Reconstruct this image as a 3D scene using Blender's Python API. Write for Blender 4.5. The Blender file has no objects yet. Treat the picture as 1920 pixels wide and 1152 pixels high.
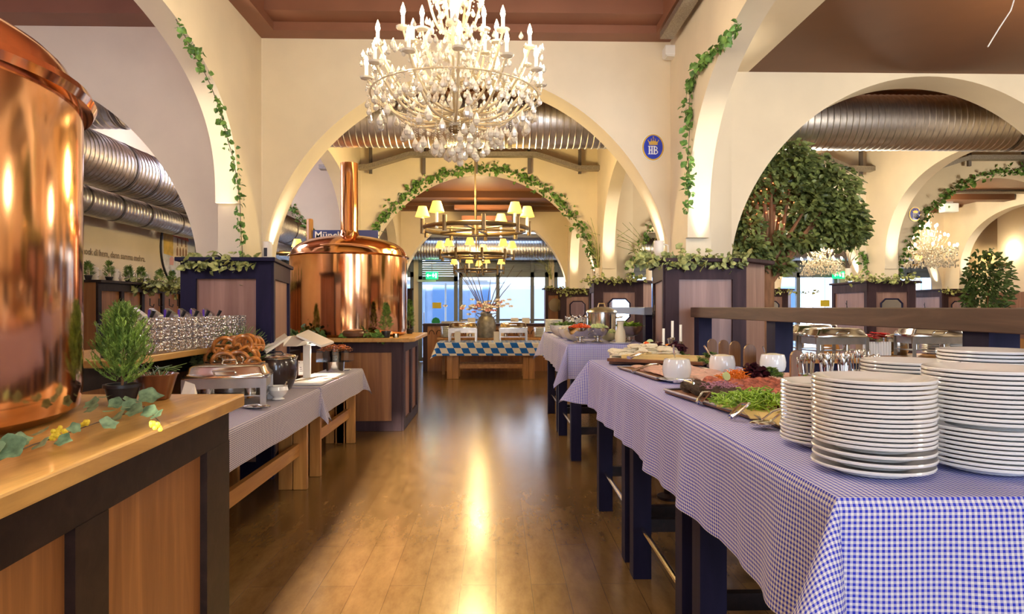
import bpy, bmesh, math, random
from mathutils import Vector, Matrix
PI=math.pi; R=math.radians
S=bpy.context.scene; COL=S.collection
# ---------------------------------------------------------------- camera, world, sun, exposure
F=1250.0; YAW=math.atan(30/F); EYE=1.5
cam=bpy.data.cameras.new('camera'); co=bpy.data.objects.new('camera',cam); COL.objects.link(co)
co.location=(0,0,EYE); co.rotation_euler=(PI/2,0,-YAW); cam.sensor_width=36; cam.lens=F/1920*36; cam.clip_end=200; cam.clip_start=.05
S.camera=co
w=bpy.data.worlds.new('daylight'); S.world=w; w.use_nodes=True
bg=w.node_tree.nodes['Background']; bg.inputs[0].default_value=(.50,.68,1.0,1); bg.inputs[1].default_value=1.7
S.view_settings.view_transform='Standard'; S.view_settings.look='None'; S.view_settings.gamma=1; S.view_settings.use_curve_mapping=False
S.view_settings.exposure=0.80
cy=S.cycles; cy.use_denoising=True; cy.max_bounces=8; cy.diffuse_bounces=4; cy.glossy_bounces=4; cy.transmission_bounces=6; cy.transparent_max_bounces=12
cy.sample_clamp_indirect=4; cy.caustics_reflective=False; cy.caustics_refractive=False; cy.blur_glossy=.5
def light(name,kind,loc,energy,color,rot=(0,0,0),**k):
    l=bpy.data.lights.new(name,kind); l.energy=energy; l.color=color
    for a,b in k.items(): setattr(l,a,b)
    o=bpy.data.objects.new(name,l); COL.objects.link(o); o.location=loc; o.rotation_euler=rot; return o
WARM=(1,.82,.58); WARM2=(1,.86,.66)
light('sun','SUN',(0,-6,5),22,(1,.86,.70),(R(74),0,R(1.5)),angle=R(3))
# large window behind the camera and the glazed front: portals that guide the daylight of the sky
def portal(name,loc,rot,sx,sy):
    o=light(name,'AREA',loc,1,(1,1,1),rot,shape='RECTANGLE',size=sx,size_y=sy); o.data.cycles.is_portal=True
portal('window_portal',(-.1,-3.45,1.9),(R(90),0,0),1.4,2.9)
light('window_daylight','AREA',(3.1,-3.4,1.95),260,(.62,.76,1),(R(90),0,0),shape='RECTANGLE',size=4.4,size_y=2.7)  # bluish area lamp added as fill in the unseen back window opening
portal('window_portal',(3.0,18.2,1.5),(R(-90),0,0),14,2.8)
# ---------------------------------------------------------------- helpers
def at(px,py,Y):
    s,c=math.sin(YAW),math.cos(YAW)
    d=Vector((s*F+c*(px-960),c*F-s*(px-960),576-py)); t=Y/d.y
    return Vector((d.x*t,Y,EYE+d.z*t))
def on(px,py,Z):
    s,c=math.sin(YAW),math.cos(YAW)
    d=Vector((s*F+c*(px-960),c*F-s*(px-960),576-py)); t=(Z-EYE)/d.z
    return Vector((d.x*t,d.y*t,Z))
MATS={}
def newmat(name):
    m=bpy.data.materials.new(name); m.use_nodes=True; MATS[name]=m
    nt=m.node_tree; return m,nt,nt.nodes['Principled BSDF']
def nd(nt,t,**k):
    n=nt.nodes.new(t)
    for a,b in k.items():
        if isinstance(a,str) and hasattr(n,a): setattr(n,a,b)
    return n
def mat(name,col,rough=.5,metal=0,var=0,vscale=8,bump=0,bscale=40,stretch=(1,1,1),emit=None,estr=0,trans=0,ior=1.45,alpha=1,coat=0,sss=0,spec=None,col2=None,coord='Object'):
    m,nt,b=newmat(name); L=nt.links
    b.inputs['Base Color'].default_value=(*col,1); b.inputs['Roughness'].default_value=rough; b.inputs['Metallic'].default_value=metal
    b.inputs['Transmission Weight'].default_value=trans; b.inputs['IOR'].default_value=ior; b.inputs['Alpha'].default_value=alpha; b.inputs['Coat Weight'].default_value=coat
    if spec is not None: b.inputs['Specular IOR Level'].default_value=spec
    if emit: b.inputs['Emission Color'].default_value=(*emit,1); b.inputs['Emission Strength'].default_value=estr
    if var or bump or col2:
        tc=nd(nt,'ShaderNodeTexCoord'); mp=nd(nt,'ShaderNodeMapping'); mp.inputs['Scale'].default_value=stretch
        L.new(tc.outputs[coord],mp.inputs[0])
        if var or col2:
            n=nd(nt,'ShaderNodeTexNoise'); n.inputs['Scale'].default_value=vscale; n.inputs['Detail'].default_value=4; L.new(mp.outputs[0],n.inputs[0])
            r=nd(nt,'ShaderNodeValToRGB'); L.new(n.outputs[0],r.inputs[0])
            c1=[max(0,c*(1-var)) for c in col]; c2=[min(1,c*(1+var)) for c in (col2 or col)]
            r.color_ramp.elements[0].position=.32; r.color_ramp.elements[1].position=.68
            r.color_ramp.elements[0].color=(*c1,1); r.color_ramp.elements[1].color=(*c2,1); L.new(r.outputs[0],b.inputs['Base Color'])
        if bump:
            n=nd(nt,'ShaderNodeTexNoise'); n.inputs['Scale'].default_value=bscale; n.inputs['Detail'].default_value=3; L.new(mp.outputs[0],n.inputs[0])
            bp=nd(nt,'ShaderNodeBump'); bp.inputs['Strength'].default_value=bump; bp.inputs['Distance'].default_value=.01
            L.new(n.outputs[0],bp.inputs['Height']); L.new(bp.outputs[0],b.inputs['Normal'])
    return m
def wood(name,c1,c2,rough=.4,stretch=(14,14,1.2),scale=1.6,coat=0,bump=.15):
    m,nt,b=newmat(name); L=nt.links
    tc=nd(nt,'ShaderNodeTexCoord'); mp=nd(nt,'ShaderNodeMapping'); mp.inputs['Scale'].default_value=stretch; L.new(tc.outputs['Object'],mp.inputs[0])
    n=nd(nt,'ShaderNodeTexNoise'); n.inputs['Scale'].default_value=scale; n.inputs['Detail'].default_value=6; n.inputs['Roughness'].default_value=.62; n.inputs['Distortion'].default_value=.6
    L.new(mp.outputs[0],n.inputs[0]); r=nd(nt,'ShaderNodeValToRGB'); L.new(n.outputs[0],r.inputs[0])
    e=r.color_ramp.elements; e[0].position=.3; e[1].position=.7; e[0].color=(*c1,1); e[1].color=(*c2,1)
    x=r.color_ramp.elements.new(.5); x.color=(*[(a+b_)/2*.92 for a,b_ in zip(c1,c2)],1)
    L.new(r.outputs[0],b.inputs['Base Color']); b.inputs['Roughness'].default_value=rough; b.inputs['Coat Weight'].default_value=coat
    if max(c2)<.13: b.inputs['Specular IOR Level'].default_value=.2
    bp=nd(nt,'ShaderNodeBump'); bp.inputs['Strength'].default_value=bump; bp.inputs['Distance'].default_value=.004; L.new(n.outputs[0],bp.inputs['Height']); L.new(bp.outputs[0],b.inputs['Normal'])
    return m
def gingham(name,white,blue,freq,kind='gingham',rough=.75):
    m,nt,b=newmat(name); L=nt.links
    uv=nd(nt,'ShaderNodeUVMap'); sp=nd(nt,'ShaderNodeSeparateXYZ'); L.new(uv.outputs[0],sp.inputs[0])
    def mth(op,a,bv=None):
        n=nd(nt,'ShaderNodeMath',operation=op)
        for i,v in enumerate((a,bv)):
            if v is None: continue
            if isinstance(v,(int,float)): n.inputs[i].default_value=v
            else: L.new(v,n.inputs[i])
        return n.outputs[0]
    u=mth('MULTIPLY',sp.outputs[0],freq); v=mth('MULTIPLY',sp.outputs[1],freq)
    if kind=='lozenge':
        v2=mth('MULTIPLY',v,1.33); sh=mth('MULTIPLY',v,.45); u2=mth('ADD',u,sh)
        a=mth('GREATER_THAN',mth('FRACT',mth('ADD',u2,100)),.5); c=mth('GREATER_THAN',mth('FRACT',mth('ADD',v2,100)),.5)
        fac=mth('ABSOLUTE',mth('SUBTRACT',a,c))
    else:
        a=mth('GREATER_THAN',mth('FRACT',mth('ADD',u,100)),.5); c=mth('GREATER_THAN',mth('FRACT',mth('ADD',v,100)),.5)
        fac=mth('MULTIPLY',mth('ADD',a,c),.5)
    r=nd(nt,'ShaderNodeValToRGB'); L.new(fac,r.inputs[0]); e=r.color_ramp.elements
    e[0].color=(*white,1); e[1].color=(*blue,1)
    mid=e.new(.5); mid.color=(*[x*.46+y*.54+.02 for x,y in zip(white,blue)],1)
    L.new(r.outputs[0],b.inputs['Base Color']); b.inputs['Roughness'].default_value=rough; b.inputs['Specular IOR Level'].default_value=.15
    return m
class MB:
    def __init__(s): s.v=[]; s.f=[]; s.sm=[]; s.uv={}; s.M=None
    def add(s,vs,fs,smooth=False,uvs=None):
        b=len(s.v)
        if s.M is not None: vs=[s.M@Vector(v) for v in vs]
        s.v+= [tuple(v) for v in vs]
        for i,f in enumerate(fs): s.f.append(tuple(b+k for k in f)); s.sm.append(smooth)
        if uvs:
            for i,u in enumerate(uvs): s.uv[b+i]=u
        return s
    def box(s,x0,x1,y0,y1,z0,z1,M=None):
        vs=[Vector(p) for p in((x0,y0,z0),(x1,y0,z0),(x1,y1,z0),(x0,y1,z0),(x0,y0,z1),(x1,y0,z1),(x1,y1,z1),(x0,y1,z1))]
        if M is not None: vs=[M@v for v in vs]
        return s.add(vs,[(0,3,2,1),(4,5,6,7),(0,1,5,4),(1,2,6,5),(2,3,7,6),(3,0,4,7)])
    def bar(s,a,b,w,h,up=(0,0,1)):
        a=Vector(a); b=Vector(b); d=(b-a); L=d.length; d.normalize(); up=Vector(up)
        if abs(d.dot(up))>.98: up=Vector((0,1,0))
        x=d.cross(up).normalized(); z=x.cross(d); vs=[]
        for p in (a,b):
            for i,j in((-1,-1),(1,-1),(1,1),(-1,1)): vs.append(p+x*i*w/2+z*j*h/2)
        return s.add(vs,[(0,1,2,3),(7,6,5,4),(0,4,5,1),(1,5,6,2),(2,6,7,3),(3,7,4,0)])
    def prism(s,pts,z0,z1,smooth=False):
        n=len(pts); vs=[(x,y,z0) for x,y in pts]+[(x,y,z1) for x,y in pts]
        s.add(vs,[tuple(range(n))[::-1],tuple(range(n,2*n))]); 
        b=len(s.v)-2*n
        for i in range(n): s.f.append((b+i,b+(i+1)%n,b+n+(i+1)%n,b+n+i)); s.sm.append(smooth)
        return s
    def lathe(s,prof,c=(0,0,0),n=24,sx=1,sy=1,wav=None):
        vs=[];fs=[]; m=len(prof)
        for r,z in prof:
            for k in range(n):
                a=2*PI*k/n; q=r*(wav(a,z) if wav else 1); vs.append((c[0]+q*math.cos(a)*sx,c[1]+q*math.sin(a)*sy,c[2]+z))
        for i in range(m-1):
            for k in range(n): k2=(k+1)%n; fs.append((i*n+k,i*n+k2,(i+1)*n+k2,(i+1)*n+k))
        s.add(vs,fs,True); b=len(s.v)-len(vs)
        if prof[0][0]>1e-4: s.f.append(tuple(b+k for k in range(n))[::-1]); s.sm.append(False)
        if prof[-1][0]>1e-4: s.f.append(tuple(b+(m-1)*n+k for k in range(n))); s.sm.append(False)
        return s
    def cyl(s,a,b,r,r2=None,n=10,cap=True):
        r2=r if r2 is None else r2; return s.tube([a,b],[r,r2],n,cap)
    def tube(s,pts,rad,n=8,cap=True,closed=False):
        pts=[Vector(p) for p in pts]; m=len(pts); rr=rad if isinstance(rad,(list,tuple)) else [rad]*m
        vs=[];fs=[]; prev=None
        for i,p in enumerate(pts):
            if closed: t=pts[(i+1)%m]-pts[i-1]
            else: t=pts[min(i+1,m-1)]-pts[max(i-1,0)]
            if t.length<1e-9: t=Vector((0,0,1))
            t.normalize()
            if prev is None:
                u=Vector((0,0,1)) if abs(t.z)<.9 else Vector((1,0,0)); x=t.cross(u).normalized()
            else:
                x=(prev-t*prev.dot(t)); x=x.normalized() if x.length>1e-6 else t.orthogonal().normalized()
            prev=x; y=t.cross(x)
            for k in range(n): a=2*PI*k/n; vs.append(p+(x*math.cos(a)+y*math.sin(a))*rr[i])
        mm=m if closed else m-1
        for i in range(mm):
            i2=(i+1)%m
            for k in range(n): k2=(k+1)%n; fs.append((i*n+k,i*n+k2,i2*n+k2,i2*n+k))
        s.add(vs,fs,True); b=len(s.v)-len(vs)
        if cap and not closed:
            s.f.append(tuple(b+k for k in range(n))[::-1]); s.sm.append(False); s.f.append(tuple(b+(m-1)*n+k for k in range(n))); s.sm.append(False)
        return s
    def ball(s,c,r,n=10,sz=1,sx=1,sy=1,m=None):
        m=m or max(4,n//2+1); prof=[(max(r*math.sin(PI*i/m),0),-r*sz*math.cos(PI*i/m)) for i in range(m+1)]
        prof[0]=(1e-5,prof[0][1]); prof[-1]=(1e-5,prof[-1][1])
        return s.lathe(prof,c,n,sx,sy)
    def quad(s,a,b,c,d,smooth=False): return s.add([a,b,c,d],[(0,1,2,3)],smooth)
    def leaf(s,p,d,nrm,L,W,fold=.25,droop=.2):
        p=Vector(p); d=Vector(d).normalized(); x=d.cross(Vector(nrm)); x=x.normalized() if x.length>1e-5 else d.orthogonal().normalized(); n=x.cross(d)
        c=[(0,0,0),(.3,.5,fold*.5),(.7,.38,fold*.3-droop*.3),(1,0,-droop),(.7,-.38,fold*.3-droop*.3),(.3,-.5,fold*.5),(.5,0,-droop*.2)]
        return s.add([p+d*a*L+x*b*W+n*e*W for a,b,e in c],[(0,1,6),(1,2,6),(2,3,6),(3,4,6),(4,5,6),(5,0,6)])
    def build(s,name,m,parent=None,sharp=35,bevel=0,loc=None,solid=0):
        me=bpy.data.meshes.new(name); me.from_pydata(s.v,[],s.f); me.materials.append(MATS[m] if isinstance(m,str) else m)
        me.polygons.foreach_set('use_smooth',s.sm)
        if s.uv:
            ul=me.uv_layers.new(name='UVMap')
            for lp in me.loops: ul.data[lp.index].uv=s.uv.get(lp.vertex_index,(0,0))
        me.update()
        if any(s.sm): me.set_sharp_from_angle(angle=R(sharp))
        o=bpy.data.objects.new(name,me); COL.objects.link(o)
        if parent: o.parent=parent
        if loc: o.location=loc
        if bevel: md=o.modifiers.new('bevel','BEVEL'); md.width=bevel; md.segments=2; md.limit_method='ANGLE'
        if solid: md=o.modifiers.new('solid','SOLIDIFY'); md.thickness=solid
        return o
def tag(o,label=None,cat=None,group=None,kind=None):
    if label: o['label']=label
    if cat: o['category']=cat
    if group: o['group']=group
    if kind: o['kind']=kind
    return o
def T(name,label,cat,loc=(0,0,0),rz=0,group=None,sc=1):
    o=bpy.data.objects.new(name,None); COL.objects.link(o); o.location=loc; o.rotation_euler=(0,0,rz); o.empty_display_size=.1
    if sc!=1: o.scale=(sc,)*3
    return tag(o,label,cat,group)
def dup(root,loc,rz=None,label=None,group=None,sc=None):
    r=root.copy(); COL.objects.link(r); r.location=loc
    if rz is not None: r.rotation_euler=(0,0,rz)
    if sc: r.scale=(sc,)*3 if isinstance(sc,(int,float)) else sc
    if label: r['label']=label
    if group: r['group']=group
    for ch in list(root.children):
        c=ch.copy(); COL.objects.link(c); c.parent=r
        for g in list(ch.children): d=g.copy(); COL.objects.link(d); d.parent=c
    return r
def struct(name,mb,m,**k):
    o=mb.build(name,m,**k); o['kind']='structure'; return o
ORD=['topmost','second','third','fourth','fifth','sixth','seventh','eighth','ninth','tenth','eleventh','twelfth','thirteenth','fourteenth','fifteenth','sixteenth','seventeenth','eighteenth','nineteenth','twentieth','twenty-first','twenty-second','twenty-third','twenty-fourth']
NTH=['first']+ORD[1:]
def interp(prof,x):
    for (a,za),(b,zb) in zip(prof,prof[1:]):
        if x<=b: t=(x-a)/(b-a); return za+(zb-za)*t
    return prof[-1][1]
def catmull(pts,n=6):
    out=[]
    for i in range(len(pts)-1):
        p0=Vector(pts[max(i-1,0)]);p1=Vector(pts[i]);p2=Vector(pts[i+1]);p3=Vector(pts[min(i+2,len(pts)-1)])
        for k in range(n):
            t=k/n; out.append(.5*((2*p1)+(p2-p0)*t+(2*p0-5*p1+4*p2-p3)*t*t+(3*p1-p0-3*p2+p3)*t**3))
    out.append(Vector(pts[-1])); return out
# ---------------------------------------------------------------- materials
mat('plaster',(.80,.69,.50),.75,var=.05,vscale=2,bump=.06,bscale=60)
mat('plaster_white',(.80,.74,.66),.75,var=.04,vscale=2)
mat('ceiling_brown',(.145,.058,.022),.55,var=.1,vscale=1.5)
mat('ceiling_red',(.25,.105,.060),.5,var=.1,vscale=2)
# floor planks
m,nt,b=newmat('floor_wood'); L=nt.links
tc=nd(nt,'ShaderNodeTexCoord'); mp=nd(nt,'ShaderNodeMapping'); mp.inputs['Rotation'].default_value=(0,0,PI/2); L.new(tc.outputs['Object'],mp.inputs[0])
br=nd(nt,'ShaderNodeTexBrick'); L.new(mp.outputs[0],br.inputs[0]); br.inputs['Scale'].default_value=1
br.inputs['Brick Width'].default_value=1.2; br.inputs['Row Height'].default_value=.19; br.inputs['Mortar Size'].default_value=.0016; br.inputs['Mortar Smooth'].default_value=.2
br.inputs['Color1'].default_value=(.205,.118,.042,1); br.inputs['Color2'].default_value=(.18,.102,.036,1); br.inputs['Mortar'].default_value=(.11,.058,.02,1)
mp2=nd(nt,'ShaderNodeMapping'); mp2.inputs['Scale'].default_value=(5,1.6,1); L.new(tc.outputs['Object'],mp2.inputs[0])
n=nd(nt,'ShaderNodeTexNoise'); n.inputs['Scale'].default_value=2.4; n.inputs['Detail'].default_value=8; n.inputs['Roughness'].default_value=.7; L.new(mp2.outputs[0],n.inputs[0])
r=nd(nt,'ShaderNodeValToRGB'); L.new(n.outputs[0],r.inputs[0]); r.color_ramp.elements[0].position=.3; r.color_ramp.elements[1].position=.72; r.color_ramp.elements[0].color=(.50,.45,.40,1); r.color_ramp.elements[1].color=(1.0,.98,.94,1)
mx=nd(nt,'ShaderNodeMixRGB',blend_type='MULTIPLY'); mx.inputs[0].default_value=.8; L.new(br.outputs[0],mx.inputs[1]); L.new(r.outputs[0],mx.inputs[2]); L.new(mx.outputs[0],b.inputs['Base Color'])
r2=nd(nt,'ShaderNodeMapRange'); L.new(n.outputs[0],r2.inputs[0]); r2.inputs[3].default_value=.16; r2.inputs[4].default_value=.25; L.new(r2.outputs[0],b.inputs['Roughness']); b.inputs['Specular IOR Level'].default_value=.6
bp=nd(nt,'ShaderNodeBump'); bp.inputs['Strength'].default_value=.015; bp.inputs['Distance'].default_value=.004; L.new(n.outputs[0],bp.inputs['Height']); L.new(bp.outputs[0],b.inputs['Normal'])
wood('panel_wood',(.19,.068,.018),(.39,.165,.05),.42,(9,9,.5),1.5)
wood('panel_pink',(.22,.115,.09),(.37,.215,.17),.45,(9,9,.5),1.5)
wood('dark_wood',(.012,.006,.006),(.030,.016,.013),.45,(12,12,12),1.2)
wood('navy_wood',(.006,.005,.024),(.014,.011,.042),.6,(9,9,1),1.2)
wood('plum_wood',(.030,.015,.020),(.064,.034,.040),.6,(9,9,1),1.2)
wood('beam_wood',(.060,.030,.018),(.14,.075,.045),.55,(14,1.2,14),1.4)
wood('oak_top',(.38,.19,.045),(.64,.37,.11),.34,(12,1.3,8),1.3,coat=.08)
wood('pine',(.36,.15,.035),(.62,.31,.085),.4,(10,10,.8),1.4)
wood('pine_rail',(.36,.15,.035),(.62,.31,.085),.4,(10,.8,10),1.4)
wood('picket_wood',(.15,.06,.016),(.30,.135,.04),.45,(14,14,1),1.4)
wood('board_wood',(.16,.06,.025),(.34,.14,.06),.4,(2,10,10),1.4)
mat('copper',(.93,.42,.19),.11,1,bump=.05,bscale=3,col2=(.97,.52,.26),vscale=3,var=.04)
mat('copper_rim',(.96,.46,.22),.09,1)
mat('duct_metal',(.66,.63,.60),.36,1,var=.12,vscale=14,stretch=(4,1,1))
mat('duct_seam',(.16,.14,.13),.5,.6)
mat('steel',(.78,.76,.72),.16,1); mat('steel_brushed',(.46,.44,.42),.32,1,var=.1,vscale=10)
mat('tray_steel',(.36,.33,.28),.45,.8,var=.25,vscale=90)
mat('iron_black',(.03,.028,.028),.4,.4); mat('black_plastic',(.018,.018,.022),.35); mat('bronze',(.20,.14,.07),.35,.8)
mat('porcelain',(.86,.85,.82),.12,coat=.5); mat('white_paint',(.82,.80,.76),.4); mat('candle_wax',(.88,.84,.75),.5,emit=(1,.85,.6),estr=.15)
mat('soup_black',(.035,.022,.020),.22,coat=.6); mat('clay_brown',(.16,.07,.035),.35,coat=.3,var=.2)
mat('mould_brown',(.16,.05,.02),.3,coat=.4,var=.25,vscale=12)
mat('leaf_green',(.07,.17,.03),.5,var=.5,vscale=18,col2=(.20,.33,.07)); mat('leaf_dark',(.022,.060,.016),.45,var=.4,vscale=6,col2=(.10,.17,.045))
mat('leaf_ficus',(.045,.085,.025),.42,var=.5,vscale=7,col2=(.23,.28,.085)); mat('leaf_ivy',(.05,.16,.02),.5,var=.4,vscale=20,col2=(.16,.30,.06)); mat('leaf_big',(.06,.13,.07),.5,var=.35,vscale=30,col2=(.17,.27,.15)); mat('sticker_green',(.01,.30,.10),.4)
mat('leaf_hop',(.16,.20,.05),.6,var=.4,vscale=20,col2=(.42,.44,.16)); mat('needle_fir',(.06,.15,.02),.55,var=.5,vscale=22,col2=(.26,.40,.07)); mat('needle_green',(.035,.10,.015),.6,var=.5,vscale=16,col2=(.17,.29,.05))
mat('bark',(.27,.13,.06),.75,var=.35,vscale=14,stretch=(1,1,.3),bump=.4,bscale=30); mat('can_grey',(.22,.20,.17),.5,.5,var=.3,vscale=12); mat('twig',(.10,.07,.05),.7)
mat('petal_red',(.62,.012,.015),.5); mat('petal_yellow',(.80,.62,.05),.5); mat('petal_white',(.85,.78,.68),.6); mat('petal_pink',(.75,.35,.33),.6)
mat('bread_crust',(.30,.075,.014),.28,var=.5,vscale=16,col2=(.50,.19,.035),coat=.35); mat('fried_brown',(.48,.13,.03),.35,var=.5,vscale=30)
mat('meat',(.30,.055,.035),.38,var=.45,vscale=40,col2=(.52,.17,.11),bump=.6,bscale=60); mat('meat_crust',(.08,.05,.03),.7,var=.5,vscale=60,bump=1,bscale=90)
mat('ham',(.74,.45,.36),.4,var=.2,vscale=20); mat('cheese',(.84,.64,.26),.4,var=.1,vscale=10); mat('soft_cheese',(.86,.78,.58),.5,var=.1); mat('greens',(.12,.30,.02),.45,var=.4,vscale=30,col2=(.36,.58,.06))
mat('carrot',(.90,.26,.015),.4); mat('tomato',(.80,.10,.02),.25,coat=.4); mat('radicchio',(.07,.012,.022),.45,var=.5,vscale=40); mat('onion',(.50,.24,.34),.4,var=.3,vscale=40); mat('cucumber',(.58,.68,.28),.4); mat('cucumber_skin',(.05,.13,.02),.4)
mat('cream_sauce',(.84,.76,.52),.35); mat('yellow_rice',(.78,.70,.36),.5)
mat('paper',(.84,.82,.78),.7); mat('ink',(.03,.03,.04),.6); mat('book_blue',(.09,.06,.32),.5)
mat('hb_blue',(.020,.045,.50),.25,coat=.5); mat('hb_gold',(.75,.47,.08),.3,.4); mat('hb_white',(.86,.86,.84),.3); mat('sign_blue',(.045,.06,.18),.4)
mat('tap_purple',(.13,.06,.45),.25,.3)
mat('frame_grey',(.20,.235,.27),.5); mat('shutter_grey',(.34,.385,.44),.5); mat('facade_blue',(.36,.45,.60),.8,var=.08,vscale=3); mat('facade_window',(.16,.28,.48),.2); mat('street',(.45,.48,.52),.8); mat('umbrella_white',(.9,.9,.9),.7)
mat('mirror',(.86,.88,.92),.04,1); mat('rail_blue_lit',(.28,.33,.45),.35,.2)  # far rail tone has the blue daylight painted into its grey
mat('bulb',(1,.9,.7),.3,emit=(1,.80,.48),estr=22); mat('bulb_soft',(1,.9,.7),.3,emit=(1,.80,.48),estr=14); mat('shade_glow',(.9,.6,.2),.6,emit=(1,.52,.06),estr=1.6); mat('exit_green',(.02,.55,.2),.5,emit=(.0,.7,.18),estr=1.1); mat('exit_white',(.9,1,.9),.5,emit=(.8,1,.9),estr=3); mat('lamp_lens',(1,.95,.85),.4,emit=(1,.9,.7),estr=3)
mat('uplight_lens',(1,.95,.85),.4,emit=(1,.88,.65),estr=8); mat('fairy_red',(1,.1,.05),.4,emit=(1,.12,.04),estr=6); mat('flame',(1,.7,.3),.4,emit=(1,.6,.2),estr=8); mat('cool_strip',(.6,.75,1),.4,emit=(.45,.65,1),estr=2.5)
mat('gold_leaf',(.85,.62,.30),.3,.7); mat('glass_arm',(.72,.60,.38),.12,0,coat=.6,spec=.8)
def glassmat(name,tint=(1,1,1),rough=.02,fac=.35):
    m,nt,b=newmat(name); L=nt.links; nt.nodes.remove(b); o=nt.nodes['Material Output']
    t=nd(nt,'ShaderNodeBsdfTransparent'); t.inputs[0].default_value=(*tint,1); g=nd(nt,'ShaderNodeBsdfGlossy'); g.inputs['Roughness'].default_value=rough
    f=nd(nt,'ShaderNodeLayerWeight'); f.inputs[0].default_value=fac; mx=nd(nt,'ShaderNodeMixShader'); L.new(f.outputs['Fresnel' if rough<.1 else 'Facing'],mx.inputs[0]); L.new(t.outputs[0],mx.inputs[1]); L.new(g.outputs[0],mx.inputs[2]); L.new(mx.outputs[0],o.inputs[0])
glassmat('window_glass',(.93,.96,1),.0,.12); glassmat('clear_glass',(.93,.94,.94),.05,.45)
def crystalmat(name,em):
    m,nt,b=newmat(name)
    b.inputs['Base Color'].default_value=(.84,.78,.64,1); b.inputs['Roughness'].default_value=.12; b.inputs['Specular IOR Level'].default_value=1; b.inputs['Transmission Weight'].default_value=.12; b.inputs['IOR'].default_value=1.5; b.inputs['Coat Weight'].default_value=.8
crystalmat('crystal',0)
gingham('gingham_blue',(.86,.85,.86),(.035,.05,.58),1/.0118)
gingham('gingham_grey',(.74,.70,.70),(.05,.045,.20),1/.0118)
gingham('lozenge_blue',(.90,.88,.82),(.02,.16,.62),1/.30,'lozenge')
# mural on the round sign: plain townscape of coloured blocks
m,nt,b=newmat('mug_glass'); L=nt.links; o_=nt.nodes['Material Output']; t_=nd(nt,'ShaderNodeBsdfTransparent'); g_=nd(nt,'ShaderNodeBsdfGlossy'); g_.inputs['Roughness'].default_value=.08; d_=nd(nt,'ShaderNodeBsdfDiffuse'); d_.inputs[0].default_value=(.62,.56,.54,1); tc_=nd(nt,'ShaderNodeTexCoord'); nz=nd(nt,'ShaderNodeTexVoronoi'); nz.inputs['Scale'].default_value=55; L.new(tc_.outputs['Object'],nz.inputs[0]); bp_=nd(nt,'ShaderNodeBump'); bp_.inputs['Strength'].default_value=1; bp_.inputs['Distance'].default_value=.02; L.new(nz.outputs[0],bp_.inputs['Height']); L.new(bp_.outputs[0],g_.inputs['Normal']); m1=nd(nt,'ShaderNodeMixShader'); m2=nd(nt,'ShaderNodeMixShader'); m1.inputs[0].default_value=.22; m2.inputs[0].default_value=.35
L.new(g_.outputs[0],m1.inputs[1]); L.new(d_.outputs[0],m1.inputs[2]); L.new(m1.outputs[0],m2.inputs[1]); L.new(t_.outputs[0],m2.inputs[2]); L.new(m2.outputs[0],o_.inputs[0])
# ---------------------------------------------------------------- room shell
FP=[(2.01*(1-math.cos(k/36*PI/2)),1.95+1.87*max(0,1-math.cos(k/36*PI/2)**2)**.59) for k in range(37)]
def LP(spring): return [(0,spring)]+[(1.9*(1-math.cos(k/30*PI/2)),spring+(3.66-spring)*max(0,1-math.cos(k/30*PI/2)**2)**.38) for k in range(1,31)]+[(2.8,3.665)]
def archwall(name,axis,t0,t1,s0,s1,ops,ztop,m,zcap=99):
    mb=MB(); V=(lambda s,t,z:(s,t,z)) if axis=='x' else (lambda s,t,z:(t,s,z))
    def strip(a,za,b,zb):
        mb.add([V(a,t0,za),V(b,t0,zb),V(b,t0,ztop),V(a,t0,ztop)],[(0,1,2,3)]); mb.add([V(a,t1,za),V(b,t1,zb),V(b,t1,ztop),V(a,t1,ztop)],[(3,2,1,0)])
        if za>0: mb.add([V(a,t0,za),V(a,t1,za),V(b,t1,zb),V(b,t0,zb)],[(0,1,2,3)],True)
    cur=s0
    for a,b,prof in ops:
        if a>cur:
            if axis=='y' and cur>s0: strip(cur,prof[0][1],cur+.12,prof[0][1]); strip(a-.12,prof[0][1],a,prof[0][1])
            else: strip(cur,0,a,0)
        half=(b-a)/2; ss=[a+p[0] for p in prof if p[0]<half-.01]+[(a+b)/2]
        ss=ss+[a+b-s for s in ss[::-1][1:]]; ss=[s for s in ss if s0-1e-6<=s<=s1+1e-6]
        if ss[-1]>s1-.01: ss=ss
        for p,q in zip(ss,ss[1:]):
            zp=min(interp(prof,min(p-a,b-p)),zcap); zq=min(interp(prof,min(q-a,b-q)),zcap); strip(p,zp,q,zq)
        for s in (a,b):
            if s0<=s<=s1 and axis=='x': mb.add([V(s,t0,0),V(s,t1,0),V(s,t1,prof[0][1]),V(s,t0,prof[0][1])],[(0,1,2,3)])
        cur=b
    if cur<s1: strip(cur,0 if axis=='x' else ops[0][2][0][1],s1 if axis=='x' else cur+.12,0 if axis=='x' else ops[0][2][0][1])
    mb.add([V(s0,t0,ztop),V(s1,t0,ztop),V(s1,t1,ztop),V(s0,t1,ztop)],[(0,1,2,3)])
    bm=bmesh.new(); o=struct(name,mb,m); bm.from_mesh(o.data); bmesh.ops.remove_doubles(bm,verts=bm.verts,dist=1e-4); bmesh.ops.recalc_face_normals(bm,faces=bm.faces); bm.to_mesh(o.data); bm.free()
    o.data.set_sharp_from_angle(angle=R(30)); return o
XL,XR=-5.1,12.4; YB,YW=-3.5,18.3
struct('floor',MB().box(-8,XR+.3,YB-.2,YW+.25,-.1,0),'floor_wood')
XO=[(-6.95,-2.93),(-2.29,1.73),(2.35,6.37),(6.99,11.01)]
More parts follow.
